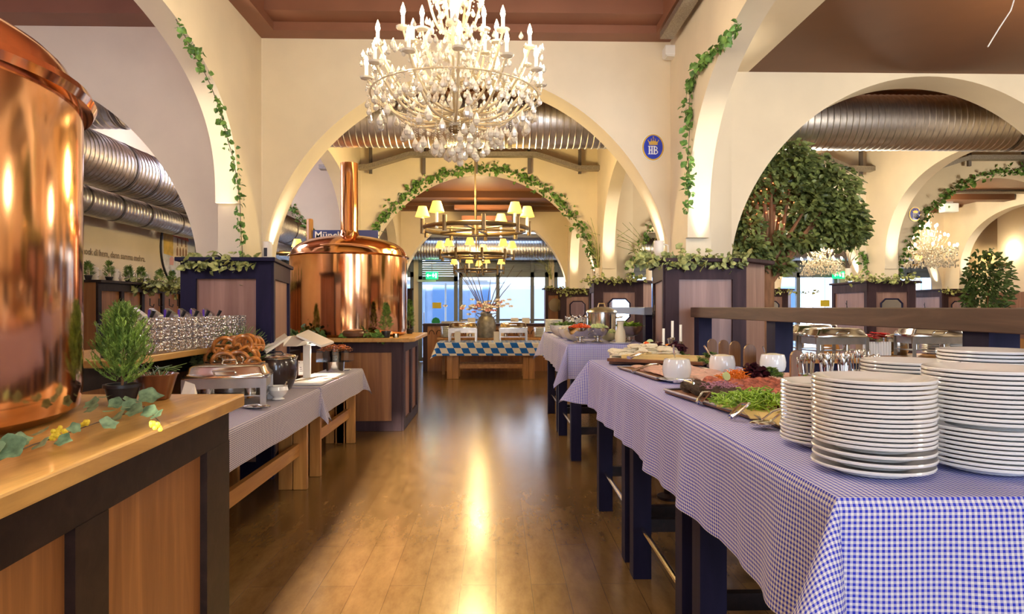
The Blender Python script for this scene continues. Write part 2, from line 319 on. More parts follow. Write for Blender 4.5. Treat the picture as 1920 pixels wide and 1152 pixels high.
for nm,yk,cap in(('wall_front',6.6,99),('wall_middle',11.4,99),('wall_far',16.2,3.36)):
    archwall(nm,'x',yk,yk+.38,-6.95,XR,[(a,b,FP) for a,b in XO],4.6 if yk<16 else 4.2,'plaster',cap)
for i,(xr,sp) in enumerate(((-2.5,2.43),(1.735,2.13),(6.41,2.13),(11.05,2.13))):
    P_=LP(sp); ops=[(.4,6.0,P_),(6.97,10.84,P_),(11.77,15.64,P_)]
    archwall(('wall_nave_left','wall_nave_right','wall_aisle_right','wall_aisle_far_right')[i],'y',xr,xr+(.2 if i else .2),YB,YW,ops,4.6,'plaster')
    for k,yk in enumerate((-.0,6.6,11.4,16.2)):
        if yk==0 and i==1: continue
        x0=xr+.002 if i else -2.502
        pb=MB().box(x0+.001,(xr+.235 if i else -2.303),yk-.54,yk+.374,0,4.585)
        struct('pillar',pb,'plaster')
# beam underside along the right row and down-beam on the left row
struct('trim_1',MB().box(1.93,2.52,YB,6.6,3.85,4.6),'plaster')
struct('trim_2',MB().box(-2.93,-2.5,YB,6.1,4.2,4.6),'plaster_white')
wl=MB().box(XL-.2,XL,YB,12.5,0,4.6).box(-7.2,XL,12.5,12.7,0,4.6).box(-7.4,-7.2,12.5,YW,0,4.6); struct('wall_left',wl,'plaster')
struct('wall_right',MB().box(XR,XR+.2,YB,YW,0,4.6),'plaster_white')
wb=MB().box(-5.3,-.83,YB-.25,YB,0,4.6).box(5.4,XR+.2,YB-.25,YB,0,4.6).box(-.83,5.4,YB-.25,YB,0,.45).box(-.83,5.4,YB-.25,YB,3.35,4.6); struct('wall_back',wb,'plaster_white')
# ceilings
cl=MB(); cl.box(-8,XR+.2,YB-.25,YW+.2,4.6,4.8); struct('ceiling',cl,'ceiling_brown')
cb=MB().box(-2.3,1.73,YB,6.6,4.45,4.6)
for y in (-2.2,-.4,1.4,3.2,5.0): cb.box(-2.3,1.73,y-.13,y+.13,4.2,4.46).box(-2.3,1.73,y-.2,y+.2,4.34,4.45)
cb.box(-2.3,1.73,6.15,6.6,4.22,4.46).box(-2.3,1.73,6.4,6.6,4.14,4.3)
cb.box(-2.3,-2.12,YB,6.4,4.14,4.46).box(1.55,1.73,YB,6.4,4.14,4.46)
struct('ceiling_beams',cb,'ceiling_red')
struct('ceiling_panel',MB().box(2.52,XR,YB,6.6,3.85,4.0),'ceiling_brown')
lb=MB().box(XL,-2.93,YB,6.6,4.5,4.62)
for y in (-1.5,.2,1.9,3.6,5.3): lb.box(XL,-2.93,y-.12,y+.12,4.28,4.52)
lb.box(XL,-2.93,6.3,6.6,4.24,4.5); struct('ceiling_beams_left',lb,'ceiling_red')
f3=MB().box(-7,XR,11.78,16.2,3.92,4.1)
for x0,x1 in((-2.29,1.73),(2.35,6.37),(6.99,11.01)):
    f3.box(x0,x1,13.9,14.2,3.78,3.95).box(x0,x1,15.9,16.2,3.82,3.95).box(x0,x1,15.5,15.6,3.86,3.95)
struct('ceiling_panel_far',f3,'ceiling_brown'); struct('ceiling_end',MB().box(-7.2,XR,16.58,YW,3.9,4.1),'ceiling_brown')
s4=MB().box(-7,XR,6.98,11.4,4.42,4.6); 
for y in (8.9,10.2): s4.box(-2.3,XR,y,y+.2,4.25,4.43)
struct('ceiling_panel_middle',s4,'ceiling_brown')
struct('trim_3',MB().box(-.75,.35,14.6,15.9,3.40,3.5).box(-.9,.55,14.35,14.6,3.62,3.7),'ceiling_red')
# window front at the far end
WX=[(-7.2,-4.6),(-4.5,-2.2),(-2.15,1.45),(1.6,6.2),(6.5,9.4),(9.5,12.4)]
wf=MB().box(-7.4,XR+.2,YW,YW+.2,3.0,4.4)
for x in (-7.2,-4.5,-2.25,1.45,6.35,9.55,XR-.12): wf.box(x,x+.15,YW-.02,YW+.2,0,3.0)
struct('wall_window_front',wf,'plaster')
def window(n,x0,x1,mull,door=None,z0=.0,zt=2.32,zs=2.95):
    fr=MB(); fr.box(x0,x1,YW+.02,YW+.12,zt,zt+.14).box(x0,x0+.10,YW+.02,YW+.12,z0,zs).box(x1-.10,x1,YW+.02,YW+.12,z0,zs).box(x0,x1,YW+.02,YW+.12,z0,z0+.1).box(x0,x1,YW,YW+.14,zs-.04,zs+.1)
    for x in mull: fr.box(x-.05,x+.05,YW+.02,YW+.12,z0,zs)
    fr.box(x0,x1,YW+.04,YW+.09,1.12,1.17)
    o=struct('window_%d'%n,fr,'frame_grey')
    sh=MB(); k=int((zs-zt-.1)/.06)
    for i in range(k): z=zt+.14+i*.06; sh.add([(x0+.08,YW+.09,z),(x1-.08,YW+.09,z),(x1-.08,YW+.05,z+.05),(x0+.08,YW+.05,z+.05)],[(0,1,2,3)]); sh.add([(x0+.08,YW+.05,z+.05),(x1-.08,YW+.05,z+.05),(x1-.08,YW+.09,z+.06),(x0+.08,YW+.09,z+.06)],[(0,1,2,3)])
    sh.build('shutter','shutter_grey',o); MB().quad((x0,YW+.07,z0),(x1,YW+.07,z0),(x1,YW+.07,zt),(x0,YW+.07,zt)).build('glass','window_glass',o)
    return o
window(1,-7.05,-4.5,[-5.8]); window(2,-4.35,-2.25,[-3.4]); window(3,-1.02,1.45,[.05,1.0]); window(4,1.6,6.3,[2.7,3.6,5.2]); window(5,6.5,9.5,[7.4,8.4]); window(6,9.7,12.3,[10.7,11.5])
def door(n,x0,x1):
    fr=MB().box(x0,x0+.1,YW-.03,YW+.1,.02,2.95).box(x1-.1,x1,YW-.03,YW+.1,.02,2.95).box(x0,x1,YW-.03,YW+.1,2.2,2.34).box(x0+.1,x1-.1,YW,YW+.08,.02,.12).box(x0+.1,x1-.1,YW,YW+.08,1.0,1.03)
    o=struct('door_%d'%n,fr,'frame_grey'); MB().quad((x0+.1,YW+.04,.1),(x1-.1,YW+.04,.1),(x1-.1,YW+.04,2.2),(x0+.1,YW+.04,2.2)).build('glass','window_glass',o)
    MB().tube([(x0+.16,YW-.02,.95),(x0+.16,YW-.08,.95),(x0+.16,YW-.08,1.35),(x0+.16,YW-.02,1.35)],.012).build('handle','steel',o)
    sh=MB(); 
    for i in range(10): z=2.36+i*.06; sh.box(x0+.1,x1-.1,YW+.02,YW+.05,z,z+.048)
    sh.build('shutter','shutter_grey',o); return o
door(1,-2.12,-1.05)
w_=at(1655,500,YW).x; door(2,at(1565,500,YW).x,at(1620,500,YW).x) if False else None
# outside
struct('ground_outside',MB().box(-30,40,YW+.25,60,-.12,-.02).box(-30,40,-30,YB-.25,-.12,-.02),'street')
fa=MB().box(-14,24,27,27.3,0,9)
for x in range(-13,24,2): fa.box(x-.05,x+.15,26.9,27,0,9)
for z in (3.0,3.4): fa.box(-14,24,26.85,27,z,z+.15)
fo=struct('facade_outside',fa,'facade_blue'); fwm=MB()
for x in range(-13,24,2): fwm.box(x+.45,x+1.6,26.9,27.05,.9,2.7)
fwm.build('window_pane','facade_window',fo)
# floor and facade brick end (right) : simple lighter wall
# ---------------------------------------------------------------- ducts, trays
def duct(name,a,b,r,label,group,seams,m='duct_metal'):
    a=Vector(a);b=Vector(b); n=int((b-a).length/.075); t=T(name,label,'air duct',a,0,group); pr=[];d=b-a
    u=d.normalized(); pts=[];rad=[]
    for i in range(n):
        q=d*(i/n); pts+=[q,q+u*.052,q+u*.060,q+u*.067]; rad+=[r,r,r*1.022,r*1.022]
    MB().tube(pts,rad,30).build('pipe',m,t,sharp=18)
    for s in seams:
        p=d*s; q=d.normalized()*.02; MB().tube([p-q,p+q],[r*1.03,r*1.03],28).build('seam_ring','duct_seam',t)
    return t
duct('air_duct',(-2.9,8.0,3.74),(XR,8.0,3.74),.325,'big ribbed silver air duct crossing behind the nearest arches','ducts',[.2,.4,.598,.8])
duct('air_duct',(XL,7.35,3.77),(-3.0,7.35,3.77),.32,'short ribbed duct crossing above the mural passage','ducts',[.5])
duct('air_duct',(-4.35,5.0,3.10),(-4.35,16,3.10),.285,'thicker of two ribbed ducts running beside the lettered wall','ducts',[.245,.29,.34,.4,.46,.52,.6,.7,.8])
duct('air_duct',(-4.72,5.0,2.73),(-4.72,16,2.73),.17,'thinner lower ribbed duct running beside the lettered wall','ducts',[.24,.30,.36,.44,.5,.6,.7,.8])
duct('air_duct',(-6.8,17.75,3.05),(XR,17.75,3.05),.3,'ribbed duct along the top of the glass front','ducts',[.3,.5,.7])
MB_=MB().box(-1.85,1.2,17.35,17.45,3.42,3.49); tag(MB_.build('strip_light','cool_strip'),'bluish strip of light above the glass front duct','light strip')
def tray(pts,w,h,label,name='cable_tray'):
    t=T(name,label,'cable tray',pts[0],0,'cable trays'); o=Vector(pts[0]); m=MB(); ho=MB()
    for a,b in zip(pts,pts[1:]):
        a=Vector(a)-o; b=Vector(b)-o; m.bar(a,b,w,.006); 
        d=(b-a).normalized(); x=d.cross(Vector((0,0,1))).normalized()*w/2
        for s in(-1,1): m.bar(a+x*s+Vector((0,0,h/2)),b+x*s+Vector((0,0,h/2)),.006,h)
        k=int((b-a).length/.07)
        for i in range(k): p=a+d*(i+.5)*.07; c=p-x+Vector((0,0,h/2)); ho.bar(c-d*.018-x.normalized()*.004,c+d*.018-x.normalized()*.004,.004,.012)
    m.build('channel','tray_steel',t); ho.build('grille','duct_seam',t)
    return t
def pts(l,Y): return [tuple(at(x,y,Y)) for x,y in l]
t=tray(pts([(600,318),(690,318),(768,294),(1005,294),(1085,320),(1145,320)],11.2),.16,.07,'perforated cable tray bending above the ivy arch')
for px in (695,795,893,992,1087):
    a=at(px,280,11.3)-t.location; b=at(px,326,11.3)-t.location; a.z=4.24-t.location.z; MB().bar(a,b,.05,.05).build('bracket','duct_seam',t)
t=tray(pts([(1535,296),(1590,320),(1662,322)],11.2),.16,.07,'perforated cable tray ending left of the tall right pillar')
for px in (1614,): a=at(px,270,11.3)-t.location; b=at(px,330,11.3)-t.location; a.z=4.24-t.location.z; MB().bar(a,b,.05,.05).build('bracket','duct_seam',t)
t=tray(pts([(1752,320),(1815,300),(1960,300)],11.2),.16,.07,'perforated cable tray above the far right ivy arch')
for px in (1817,1920): a=at(px,270,11.3)-t.location; b=at(px,312,11.3)-t.location; a.z=4.24-t.location.z; MB().bar(a,b,.05,.05).build('bracket','duct_seam',t)
tray([(1.62,6.3,4.05),(1.62,1.5,4.05)],.12,.06,'perforated cable channel running along the ceiling edge')
t=T('emergency_lamp','white wedge lamp box where the ceiling channel meets the cream wall','lamp',at(1259,102,6.55)); MB().box(-.09,.09,-.12,.02,-.05,.05).build('housing','white_paint',t,bevel=.01); MB().box(-.07,.07,-.11,.0,-.06,-.05).build('lens','white_paint',t)
t=T('wall_speaker','white angled speaker box under the far right ceiling','speaker',at(1779,391,14.6)); MB().box(-.17,.17,-.1,.1,-.09,.11).build('housing','white_paint',t,bevel=.02); MB().box(-.1,.1,0,.04,.1,.45).build('bracket','white_paint',t)
tag(MB().tube([at(1911,-30,4.0),at(1895,20,4.0),at(1872,55,4.0),at(1852,88,4.0)],.004).build('loose_cable','white_paint'),'thin pale cable dangling from the brown ceiling','cable')
tag(MB().tube([at(905,300,14.3),at(905,352,14.3),at(930,357,14.3),at(1010,357,14.3)],.03).build('ceiling_pipe','tray_steel'),'bent metal pipe under the brown ceiling beyond the ivy arch','pipe')
tag(MB().tube([at(1780,360,13.5),at(1960,360,13.5)],.04).build('ceiling_pipe','tray_steel'),'straight pipe under the ceiling in the far right bay','pipe')
# ---------------------------------------------------------------- foliage makers
def leafrun(path,n,L,W,spread,rnd,stem=.003,down=0,jit=.5,stemmat=True):
    """leaves strewn along a path; returns (leaf mb, stem mb)"""
    P_=[Vector(p) for p in path]; seg=[(b-a).length for a,b in zip(P_,P_[1:])]; tot=sum(seg); lf=MB(); st=MB()
    for i in range(n):
        d=rnd.random()*tot; k=0
        while d>seg[k] and k<len(seg)-1: d-=seg[k]; k+=1
        p=P_[k].lerp(P_[k+1],min(1,d/seg[k]))+Vector([rnd.gauss(0,spread) for _ in range(3)])
        dr=Vector((rnd.uniform(-1,1),rnd.uniform(-1,1),rnd.uniform(-1,.6)-down)); s=rnd.uniform(1-jit,1+jit*.4)
        lf.leaf(p,dr,(rnd.uniform(-1,1),rnd.uniform(-1,1)-.5,rnd.uniform(0,1)),L*s,W*s)
    st.tube(path,stem,5); return lf,st
def garland(name,label,path,n,L,W,spread,group='ivy garlands',m='leaf_ivy',seed=1,cat='garland',down=0,extra=None):
    rnd=random.Random(seed); o=Vector(path[0]); t=T(name,label,cat,o,0,group); path=[Vector(p)-o for p in path]
    lf,st=leafrun(path,n,L,W,spread,rnd,down=down); st.build('stem','twig',t); lf.build('leaves',m,t)
    if extra:
        e=MB()
        for i in range(extra): 
            p=path[rnd.randrange(len(path)-1)].lerp(path[-1] if len(path)==2 else path[min(len(path)-1,rnd.randrange(len(path)))],rnd.random()*.3)+Vector((rnd.gauss(0,spread),rnd.gauss(0,spread),rnd.gauss(0,spread)-.01)); e.ball(p,.012,6,1.4)
        e.build('hop_cones','leaf_hop',t)
    return t
def conifer(name,label,loc,h,r,n,group=None,m='needle_green',seed=3,pot=None,cat='plant',fine=.028):
    rnd=random.Random(seed); t=T(name,label,cat,loc,0,group); z0=0
    if pot: pr,ph,pm=pot; MB().lathe([(pr*.72,0),(pr*.98,ph*.8),(pr*1.08,ph*.82),(pr*1.08,ph),(pr*.9,ph),(pr*.88,ph*.85),(.001,ph*.85)],(0,0,0),20).build('pot',pm,t); z0=ph*.85
    MB().tube([(0,0,z0-.01),(0,0,z0+h*.9)],[r*.05,r*.01],5).build('stem','bark',t); f=MB()
    for i in range(n):
        u=rnd.random()**.75; z=z0+.03*h+u*h*.95; rr=r*(1-u)**.75*(1 if u>.12 else .55+u*3.6); a=rnd.uniform(0,2*PI); q=rr*rnd.uniform(.25,1)
        p=Vector((q*math.cos(a),q*math.sin(a),z)); d=Vector((math.cos(a)*.8,math.sin(a)*.8,rnd.uniform(.3,1.3))).normalized(); s=fine*rnd.uniform(.6,1.2)
        x=d.cross(Vector((rnd.uniform(-1,1),rnd.uniform(-1,1),rnd.uniform(-1,1)))).normalized()
        for k in range(3):
            e=d*s*(.45+.25*k); b=p+d*s*.3*k
            f.add([b,b+x*s*.5+e*.6,b+x*s*.16+e*.5],[(0,1,2)]); f.add([b,b-x*s*.5+e*.6,b-x*s*.16+e*.5],[(0,1,2)])
        f.add([p-x*s*.05,p+x*s*.05,p+d*s],[(0,1,2)])
    f.build('needles',m,t); return t
# ---------------------------------------------------------------- panelled boxes round the pillars
def panelbox(label,poly,z,pm,fm,ledge=.07,lz=.035,front=(0,1),side=None,mirror=False,lmat='dark_wood',hook=False,group='panelled boxes around the pillar feet'):
    ox,oy=poly[0]; pl=[(x-ox,y-oy) for x,y in poly]; t=T('pillar_cladding',label,'pillar cladding',(ox,oy,0),0,group)
    cx=sum(p[0] for p in pl)/len(pl); cy_=sum(p[1] for p in pl)/len(pl)
    MB().prism(pl,0,z-lz).build('body',pm,t)
    big=[]
    for x,y in pl: d=Vector((x-cx,y-cy_)).normalized()*ledge*1.3; big.append((x+d.x,y+d.y))
    MB().prism(big,z-lz,z).build('ledge',lmat,t,bevel=.006)
    n=len(pl)
    for k,(i,w) in enumerate([(front[0],.15)]+([(side,.09)] if side is not None else [])):
        a=Vector((*pl[i],0)); b=Vector((*pl[(i+1)%n],0)); d=(b-a); L=d.length; d.normalize(); nn=Vector((d.y,-d.x,0)); f=MB(); f.M=Matrix.Translation(a)@Matrix(((d.x,nn.x,0,0),(d.y,nn.y,0,0),(0,0,1,0),(0,0,0,1)))
        w=min(w,L*.16); f.box(-.01,w,0,.025,0,z-lz).box(L-w,L+.01,0,.025,0,z-lz).box(w,L-w,0,.024,z-lz-.15,z-lz).box(w,L-w,0,.024,0,.15)
        f.build('frame',fm,t)
        if mirror and k==0:
            z1=z-.30; z0=z-.30-.36; x0=L*.27; x1=L*.73; c=.07
            oc=[(x0+c,z0),(x1-c,z0),(x1,z0+c),(x1,z1-c),(x1-c,z1),(x0+c,z1),(x0,z1-c),(x0,z0+c)]
            q=MB(); q.M=f.M; q.add([(x,.012,zz) for x,zz in oc],[tuple(range(8))]); q.build('mirror_glass','mirror',t)
            q=MB(); q.tube([f.M@Vector((x,.015,zz)) for x,zz in oc],.014,6,closed=True); q.build('mirror_frame','navy_wood',t)
        if hook:
            q=MB()
            if k==1 or side is None:
                xx=L*.5; q.tube([f.M@Vector((xx,.05,z-.32)),f.M@Vector((xx,.05,z-.5)),f.M@Vector((xx+.03,.07,z-.54)),f.M@Vector((xx+.06,.07,z-.48))],.006,6).tube([f.M@Vector((xx-.04,.05,z-.36)),f.M@Vector((xx+.05,.05,z-.47))],.005,6); q.build('hook','iron_black',t)
    return t
panelbox('tall panelled box with blue corner post around the left pillar foot',[(-2.72,5.86),(-1.96,5.86),(-2.20,7.1),(-2.99,7.1)],1.93,'panel_pink','navy_wood',side=1,lmat='navy_wood')
panelbox('tall pinkish panelled box around the right pillar foot behind the rail',[(1.50,5.86),(2.20,5.86),(2.52,6.2),(2.52,7.1),(1.70,7.1)],1.93,'panel_pink','plum_wood',side=4,lmat='plum_wood',hook=True)
def cl2(X0,Y0,label,**k): return panelbox(label,[(X0,Y0),(X0+.76,Y0),(X0+.98,Y0+.3),(X0+.98,Y0+1.35),(X0+.12,Y0+1.35)],1.93,'panel_pink','plum_wood',side=4,lmat='plum_wood',mirror=True,hook=True,**k)
cl2(1.60,10.7,'plum framed pillar box with eight-sided mirror behind the steel stockpot')
cl2(1.52,15.5,'small far pillar box with eight-sided mirror behind the plate stacks')
cl2(6.05,10.7,'pillar box with eight-sided mirror between the two right sparkling chandeliers')
cl2(6.08,15.5,'small far pillar box half hidden behind the tree trunk')
cl2(10.55,15.5,'far pillar box with inset picture panel beside the far right shrub')
panelbox('narrow pillar box hidden mostly behind the far copper kettle',[(-2.72,10.7),(-1.96,10.7),(-2.20,11.9),(-2.99,11.9)],1.93,'panel_pink','plum_wood',side=1,lmat='plum_wood')
panelbox('small dark pillar box with a bare wood panel beside the glass door',[(-2.85,15.5),(-1.96,15.5),(-2.20,16.7),(-2.99,16.7)],1.93,'panel_wood','dark_wood',side=1)
# box with the round plaque
t=panelbox('brown panelled box with round plaque right of the far window',[(1.25,16.75),(1.62,16.75),(1.72,17.3),(1.25,17.3)],1.98,'panel_wood','plum_wood',side=None,lmat='plum_wood')
MB().lathe([(.15,0),(.17,.01),(.17,.03),(.001,.035)],(0,0,0),20).build('plaque','bronze',t); t.children[-1].rotation_euler=(PI/2,0,0); t.children[-1].location=(.24,-.02,1.55)
# garlands on the ledges
def lg(label,x0,x1,py,Y,seed,n=170,**k): garland('ivy_garland',label,[at(x0,py,Y),at((x0+x1)/2,py+2,Y),at(x1,py,Y)],n,.075,.055,.035,seed=seed,m='leaf_hop',extra=8,**k)
lg('hop garland lying on the left pillar box ledge',352,470,491,5.84,1,230)
lg('hop garland lying on the right pillar box ledge',1190,1400,486,5.82,2,380)
lg('hop garland on the box with mirror behind the stockpot',1092,1210,523,10.6,3,120)
lg('hop garland on the small far mirrored box behind the plate stacks',1048,1108,546,15.4,4,90)
lg('hop garland on the mirrored box between the right chandeliers',1586,1722,521,10.6,5,140)
lg('hop garland on the far right pillar box beside the shrub',1765,1835,545,15.4,6,70)
lg('hop garland on the box behind the tree trunk',1440,1540,546,15.4,7,70)
lg('hop garland on the box with round plaque',1025,1060,541,16.7,8,50)
# ivy along arches
def archpts(x0,x1,half_from,half_to,Y,off=.06,n=14):
    c=(x0+x1)/2; out=[]
    for i in range(n+1):
        x=half_from+(half_to-half_from)*i/n; z=interp(FP,2.01-abs(x)) if abs(x)<2.0 else 1.95; out.append(Vector((c+x,Y,z+off)))
    return out
ap=[Vector((-.28-2.03,11.36,2.2))]+archpts(-2.29,1.73,-1.97,1.97,11.35,.05,26)+[Vector((1.75,11.36,2.2)),Vector((1.76,11.36,1.98))]
garland('ivy_garland','long ivy garland following the middle arch behind the big chandelier',ap,900,.085,.065,.045,seed=11,m='leaf_ivy')
garland('ivy_garland','ivy garland following the far right arch above the small chandelier',[Vector((6.97,11.36,2.0)),Vector((6.97,11.36,2.3))]+archpts(6.99,11.01,-1.97,1.97,11.35,.05,24),700,.085,.065,.045,seed=12)
garland('ivy_garland','ivy garland on the passage arch left of the far copper kettle',[Vector(p) for p in archpts(-6.95,-2.93,.6,1.95,11.35,.05,14)]+[Vector((-2.95,11.36,1.95))],240,.085,.065,.04,seed=13)
garland('ivy_garland','ivy strand on the right side arch beside the far pillar',[Vector((2.33,11.36,2.0)),Vector((2.33,11.36,2.3))]+archpts(2.35,6.37,-1.97,-1.2,11.35,.05,8),160,.085,.065,.04,seed=14)
garland('ivy_garland','ivy strand on the arch edge above the green exit sign at right',[Vector((6.42,11.36,2.0)),Vector((6.40,11.36,2.4))]+archpts(2.35,6.37,1.97,1.2,11.35,.05,8),200,.085,.065,.04,seed=15)
lp=[(330,36),(352,78),(375,118),(395,160),(412,205),(425,255),(438,300),(445,340),(450,380),(452,440),(456,492),(452,540)]
def lft(px,py):
    x=-2.26; s=(px-930); Y=-x*F/(930-px); return at(px,py,min(Y,5.97))
garland('ivy_vine','ivy vine climbing the near left arch edge',[lft(*p) for p in lp],190,.055,.045,.018,group='hanging ivy vines',seed=21,down=.3)
def rgt(px,py): return at(px,py,min(1.70*F/(px-930),5.98))
garland('ivy_vine','thick ivy vine climbing the near right arch edge',[rgt(*p) for p in [(1384,45),(1370,68),(1345,92),(1322,112),(1305,135),(1295,160),(1292,200),(1293,240),(1290,290),(1292,340),(1290,398)]],300,.06,.05,.022,group='hanging ivy vines',seed=22,down=.3)
# ---------------------------------------------------------------- kettles on counters
def kettle(label,c,z,h,r,chim=None,sweep=24):
    t=T('copper_brew_kettle',label,'brew kettle',(c[0],c[1],z),0,'copper brew kettles')
    MB().lathe([(r*.93,0),(r*.985,.03),(r,.1),(r,h)],n=96).build('body','copper',t)
    MB().lathe([(r,h-.035),(r*1.04,h-.03),(r*1.055,h-.005),(r*1.04,h+.02),(r,h+.03)] if sweep>30 else [(r,h-.012),(r*1.03,h-.01),(r*1.04,h),(r*1.02,h+.012),(r,h+.015)],n=96).build('rim','copper_rim',t)
    hd=.26; MB().lathe([(r*1.0,h+.01)]+[(r*(math.cos(a)*.98),h+.02+hd*math.sin(a)**.9) for a in [R(8+i*8) for i in range(10)]]+[(.001,h+.02+hd)],n=96).build('dome','copper',t)
    if chim: MB().lathe([(.22,h+hd-.045),(.15,h+hd-.01),(.122,h+hd+.05),(.112,h+hd+.1),(.112,chim-z)],n=40).build('chimney_pipe','copper_rim',t)
    return t
kettle('huge shiny copper brew kettle on the nearest left counter',(-2.12,2.04),1.13,1.08,.75,sweep=40)
kettle('copper brew kettle with tall chimney pipe standing beyond the left table',(-1.92,8.78),1.13,1.02,.75,chim=3.38)
def counter(label,top,body,z,posts,pm,fm,th=.05,edge='oak_top'):
    """top, body polygons; posts: list of (edge index, [fractions for stiles])"""
    t=T('bar_counter',label,'counter',(top[0][0],top[0][1],0),0,'wood counters under the kettles'); o=Vector((top[0][0],top[0][1],0))
    MB().prism([(x-o.x,y-o.y) for x,y in top],z-th,z).build('worktop',edge,t,bevel=.008)
    b=[(x-o.x,y-o.y) for x,y in body]; MB().prism(b,0.001,z-th).build('panelling',pm,t)
    for i,fr in posts:
        a=Vector((*b[i],0)); c=Vector((*b[(i+1)%len(b)],0)); d=c-a; Ln=d.length; d.normalize(); nn=Vector((d.y,-d.x,0)); M=Matrix.Translation(a)@Matrix(((d.x,nn.x,0,0),(d.y,nn.y,0,0),(0,0,1,0),(0,0,0,1)))
        m=MB(); m.M=M; m.box(0,Ln,0,.024,z-th-.13,z-th).box(0,Ln,0,.024,0.002,.12)
        for f0,f1 in fr: m.box(Ln*f0,Ln*f1,0,.026,.12,z-th-.13)
        m.build('frame',fm,t)
    return t
e=lambda Y:-.975-.061*(Y-1.31)
bx=lambda Y:-1.135+.055*(2.8-Y)
counter('near left counter with thick yellow oak top and dark framed panels',[(e(2.87),2.87),(-3.4,2.87),(-3.4,.3),(e(.3),.3)],[(bx(2.8),2.80),(-3.3,2.80),(-3.3,.35),(bx(.35),.35)],1.13,[(3,[(0,.06),(.545,.61),(.9,1)])],'panel_wood','dark_wood',.052)
counter('far left counter with oak top under the smaller copper kettle',[(-1.03,7.95),(-.98,8.1),(-1.0,9.75),(-2.95,9.75),(-2.95,7.95)],[(-1.14,8.1),(-1.14,9.6),(-2.85,9.6),(-2.85,8.1)],1.13,[(3,[(0,.04),(.45,.5),(.93,1)]),(0,[(0,.1),(.45,.55),(.9,1)])],'panel_wood','plum_wood',.05)
# ---------------------------------------------------------------- tablecloths
def cloth(name,label,x0,x1,y0,y1,z,ov,m,amp=.018,flare=.42,seed=1,group='gingham tablecloths',sides='LRFB',fold=1.0):
    rnd=random.Random(seed); ph=[rnd.uniform(0,6.28) for _ in range(6)]; fr=[rnd.uniform(7,10)*fold,rnd.uniform(15,19)*fold,rnd.uniform(3,4.5)]
    mb=MB(); ox,oy=x0,y0
    nx=max(6,int((x1-x0)/.06)); ny=max(6,int((y1-y0)/.06)); vs=[];uv=[];fs=[]
    for j in range(ny+1):
        for i in range(nx+1):
            x=(x1-x0)*i/nx; y=(y1-y0)*j/ny; e=min(x,x1-x0-x,y,y1-y0-y)
            vs.append((x,y,z+.0025*math.sin(x*9+ph[0])*math.sin(y*7+ph[1])*min(1,e*12))); uv.append((x,y))
    for j in range(ny):
        for i in range(nx): a=j*(nx+1)+i; fs.append((a,a+1,a+nx+2,a+nx+1))
    mb.add(vs,fs,True,uv)
    per=[]; W=x1-x0; D=y1-y0; st=.022
    def side(p,q,d,k):
        n=max(2,int((Vector(q)-Vector(p)).length/st))
        for i in range(n+1):
            t=i/n; b=(p[0]+(q[0]-p[0])*t,p[1]+(q[1]-p[1])*t); per.append((b,d,0,k))
    def corner(p,a0,k):
        for i in range(1,12):
            f=i/12*PI/2; a=a0+f; per.append((p,(math.cos(a),math.sin(a)),f,k))
    side((0,0),(W,0),(0,-1),'F'); corner((W,0),-PI/2,'c'); side((W,0),(W,D),(1,0),'R'); corner((W,D),0,'c'); side((W,D),(0,D),(0,1),'B'); corner((0,D),PI/2,'c'); side((0,D),(0,0),(-1,0),'L'); corner((0,0),PI,'c'); per.append(per[0])
    nr=14; vs=[];uv=[];fs=[]; s=0; prevb=None
    for (b,d,f,k) in per:
        if prevb: s+=math.hypot(b[0]-prevb[0],b[1]-prevb[1])
        prevb=b
        L=ov/max(math.cos(f),math.sin(f)) if k=='c' else ov
        L=min(L,ov*1.38)
        if k=='c': cf=math.sin(2*f)
        for r in range(nr+1):
            q=L*r/nr; w=amp*(.55*math.sin(s*fr[0]+ph[2])+.35*math.sin(s*fr[1]+ph[3])+.5*math.sin(s*fr[2]+ph[4]))
            if k=='c': disp=q*flare*cf*.9+.006+(w*.4*q/ov)*(1-cf); side_s=0
            else: disp=.006+min(q,.015)*.3+abs(w)*.2*q/ov+w*(q/ov)+.35*amp*(q/ov)
            disp=max(disp,.004)
            dz=math.sqrt(max(q*q-(disp-.004)**2,0)) if q>.02 else q*.9
            if r==0: disp=0; dz=0
            vs.append((b[0]+d[0]*disp,b[1]+d[1]*disp,z-dz)); uv.append((b[0]+d[0]*q,b[1]+d[1]*q))
    n=len(per)
    for i in range(n-1):
        for r in range(nr): a=i*(nr+1)+r; fs.append((a,a+1,a+nr+2,a+nr+1))
    mb.add(vs,fs,True,uv)
    o=mb.build(name,m,sharp=80,loc=(ox,oy,0)); tag(o,label,'tablecloth',group); return o
def bartable(label,x0,x1,y0,y1,z,group='high bar tables under the blue cloths'):
    t=T('bar_table',label,'table',(x0,y0,0),0,group); W=x1-x0; D=y1-y0; a=.10
    MB().box(0.004,W-.004,0.004,D-.004,z-.04,z-.004).build('tabletop','dark_wood',t)
    for x in(.03,W-.03-a):
        for y in(.05,D-.05-a): MB().box(x,x+a,y,y+a,.001,z-.04).build('leg','navy_wood',t)
        MB().box(x+.03,x+.07,.05+a,D-.05-a,z-.16,z-.05).build('apron','dark_wood',t)
        MB().cyl((x+.05,.05+a,.28),(x+.05,D-.05-a,.28),.014).build('footrail','steel',t)
    for y in (.1,D-.1): MB().box(.03+a,W-.03-a,y-.02,y+.02,.25,.32).build('stretcher','dark_wood',t)
    return t
ZB=1.10
for i,(a,b,l) in enumerate(((1.40,2.60,'dark legged bar table nearest the camera under the blue gingham cloth'),(2.64,3.80,'middle of three dark bar tables under the long blue gingham cloth'),(3.84,5.02,'farthest of three dark bar tables under the long blue gingham cloth'))): bartable(l,.725,1.62,a,b,ZB-.002)
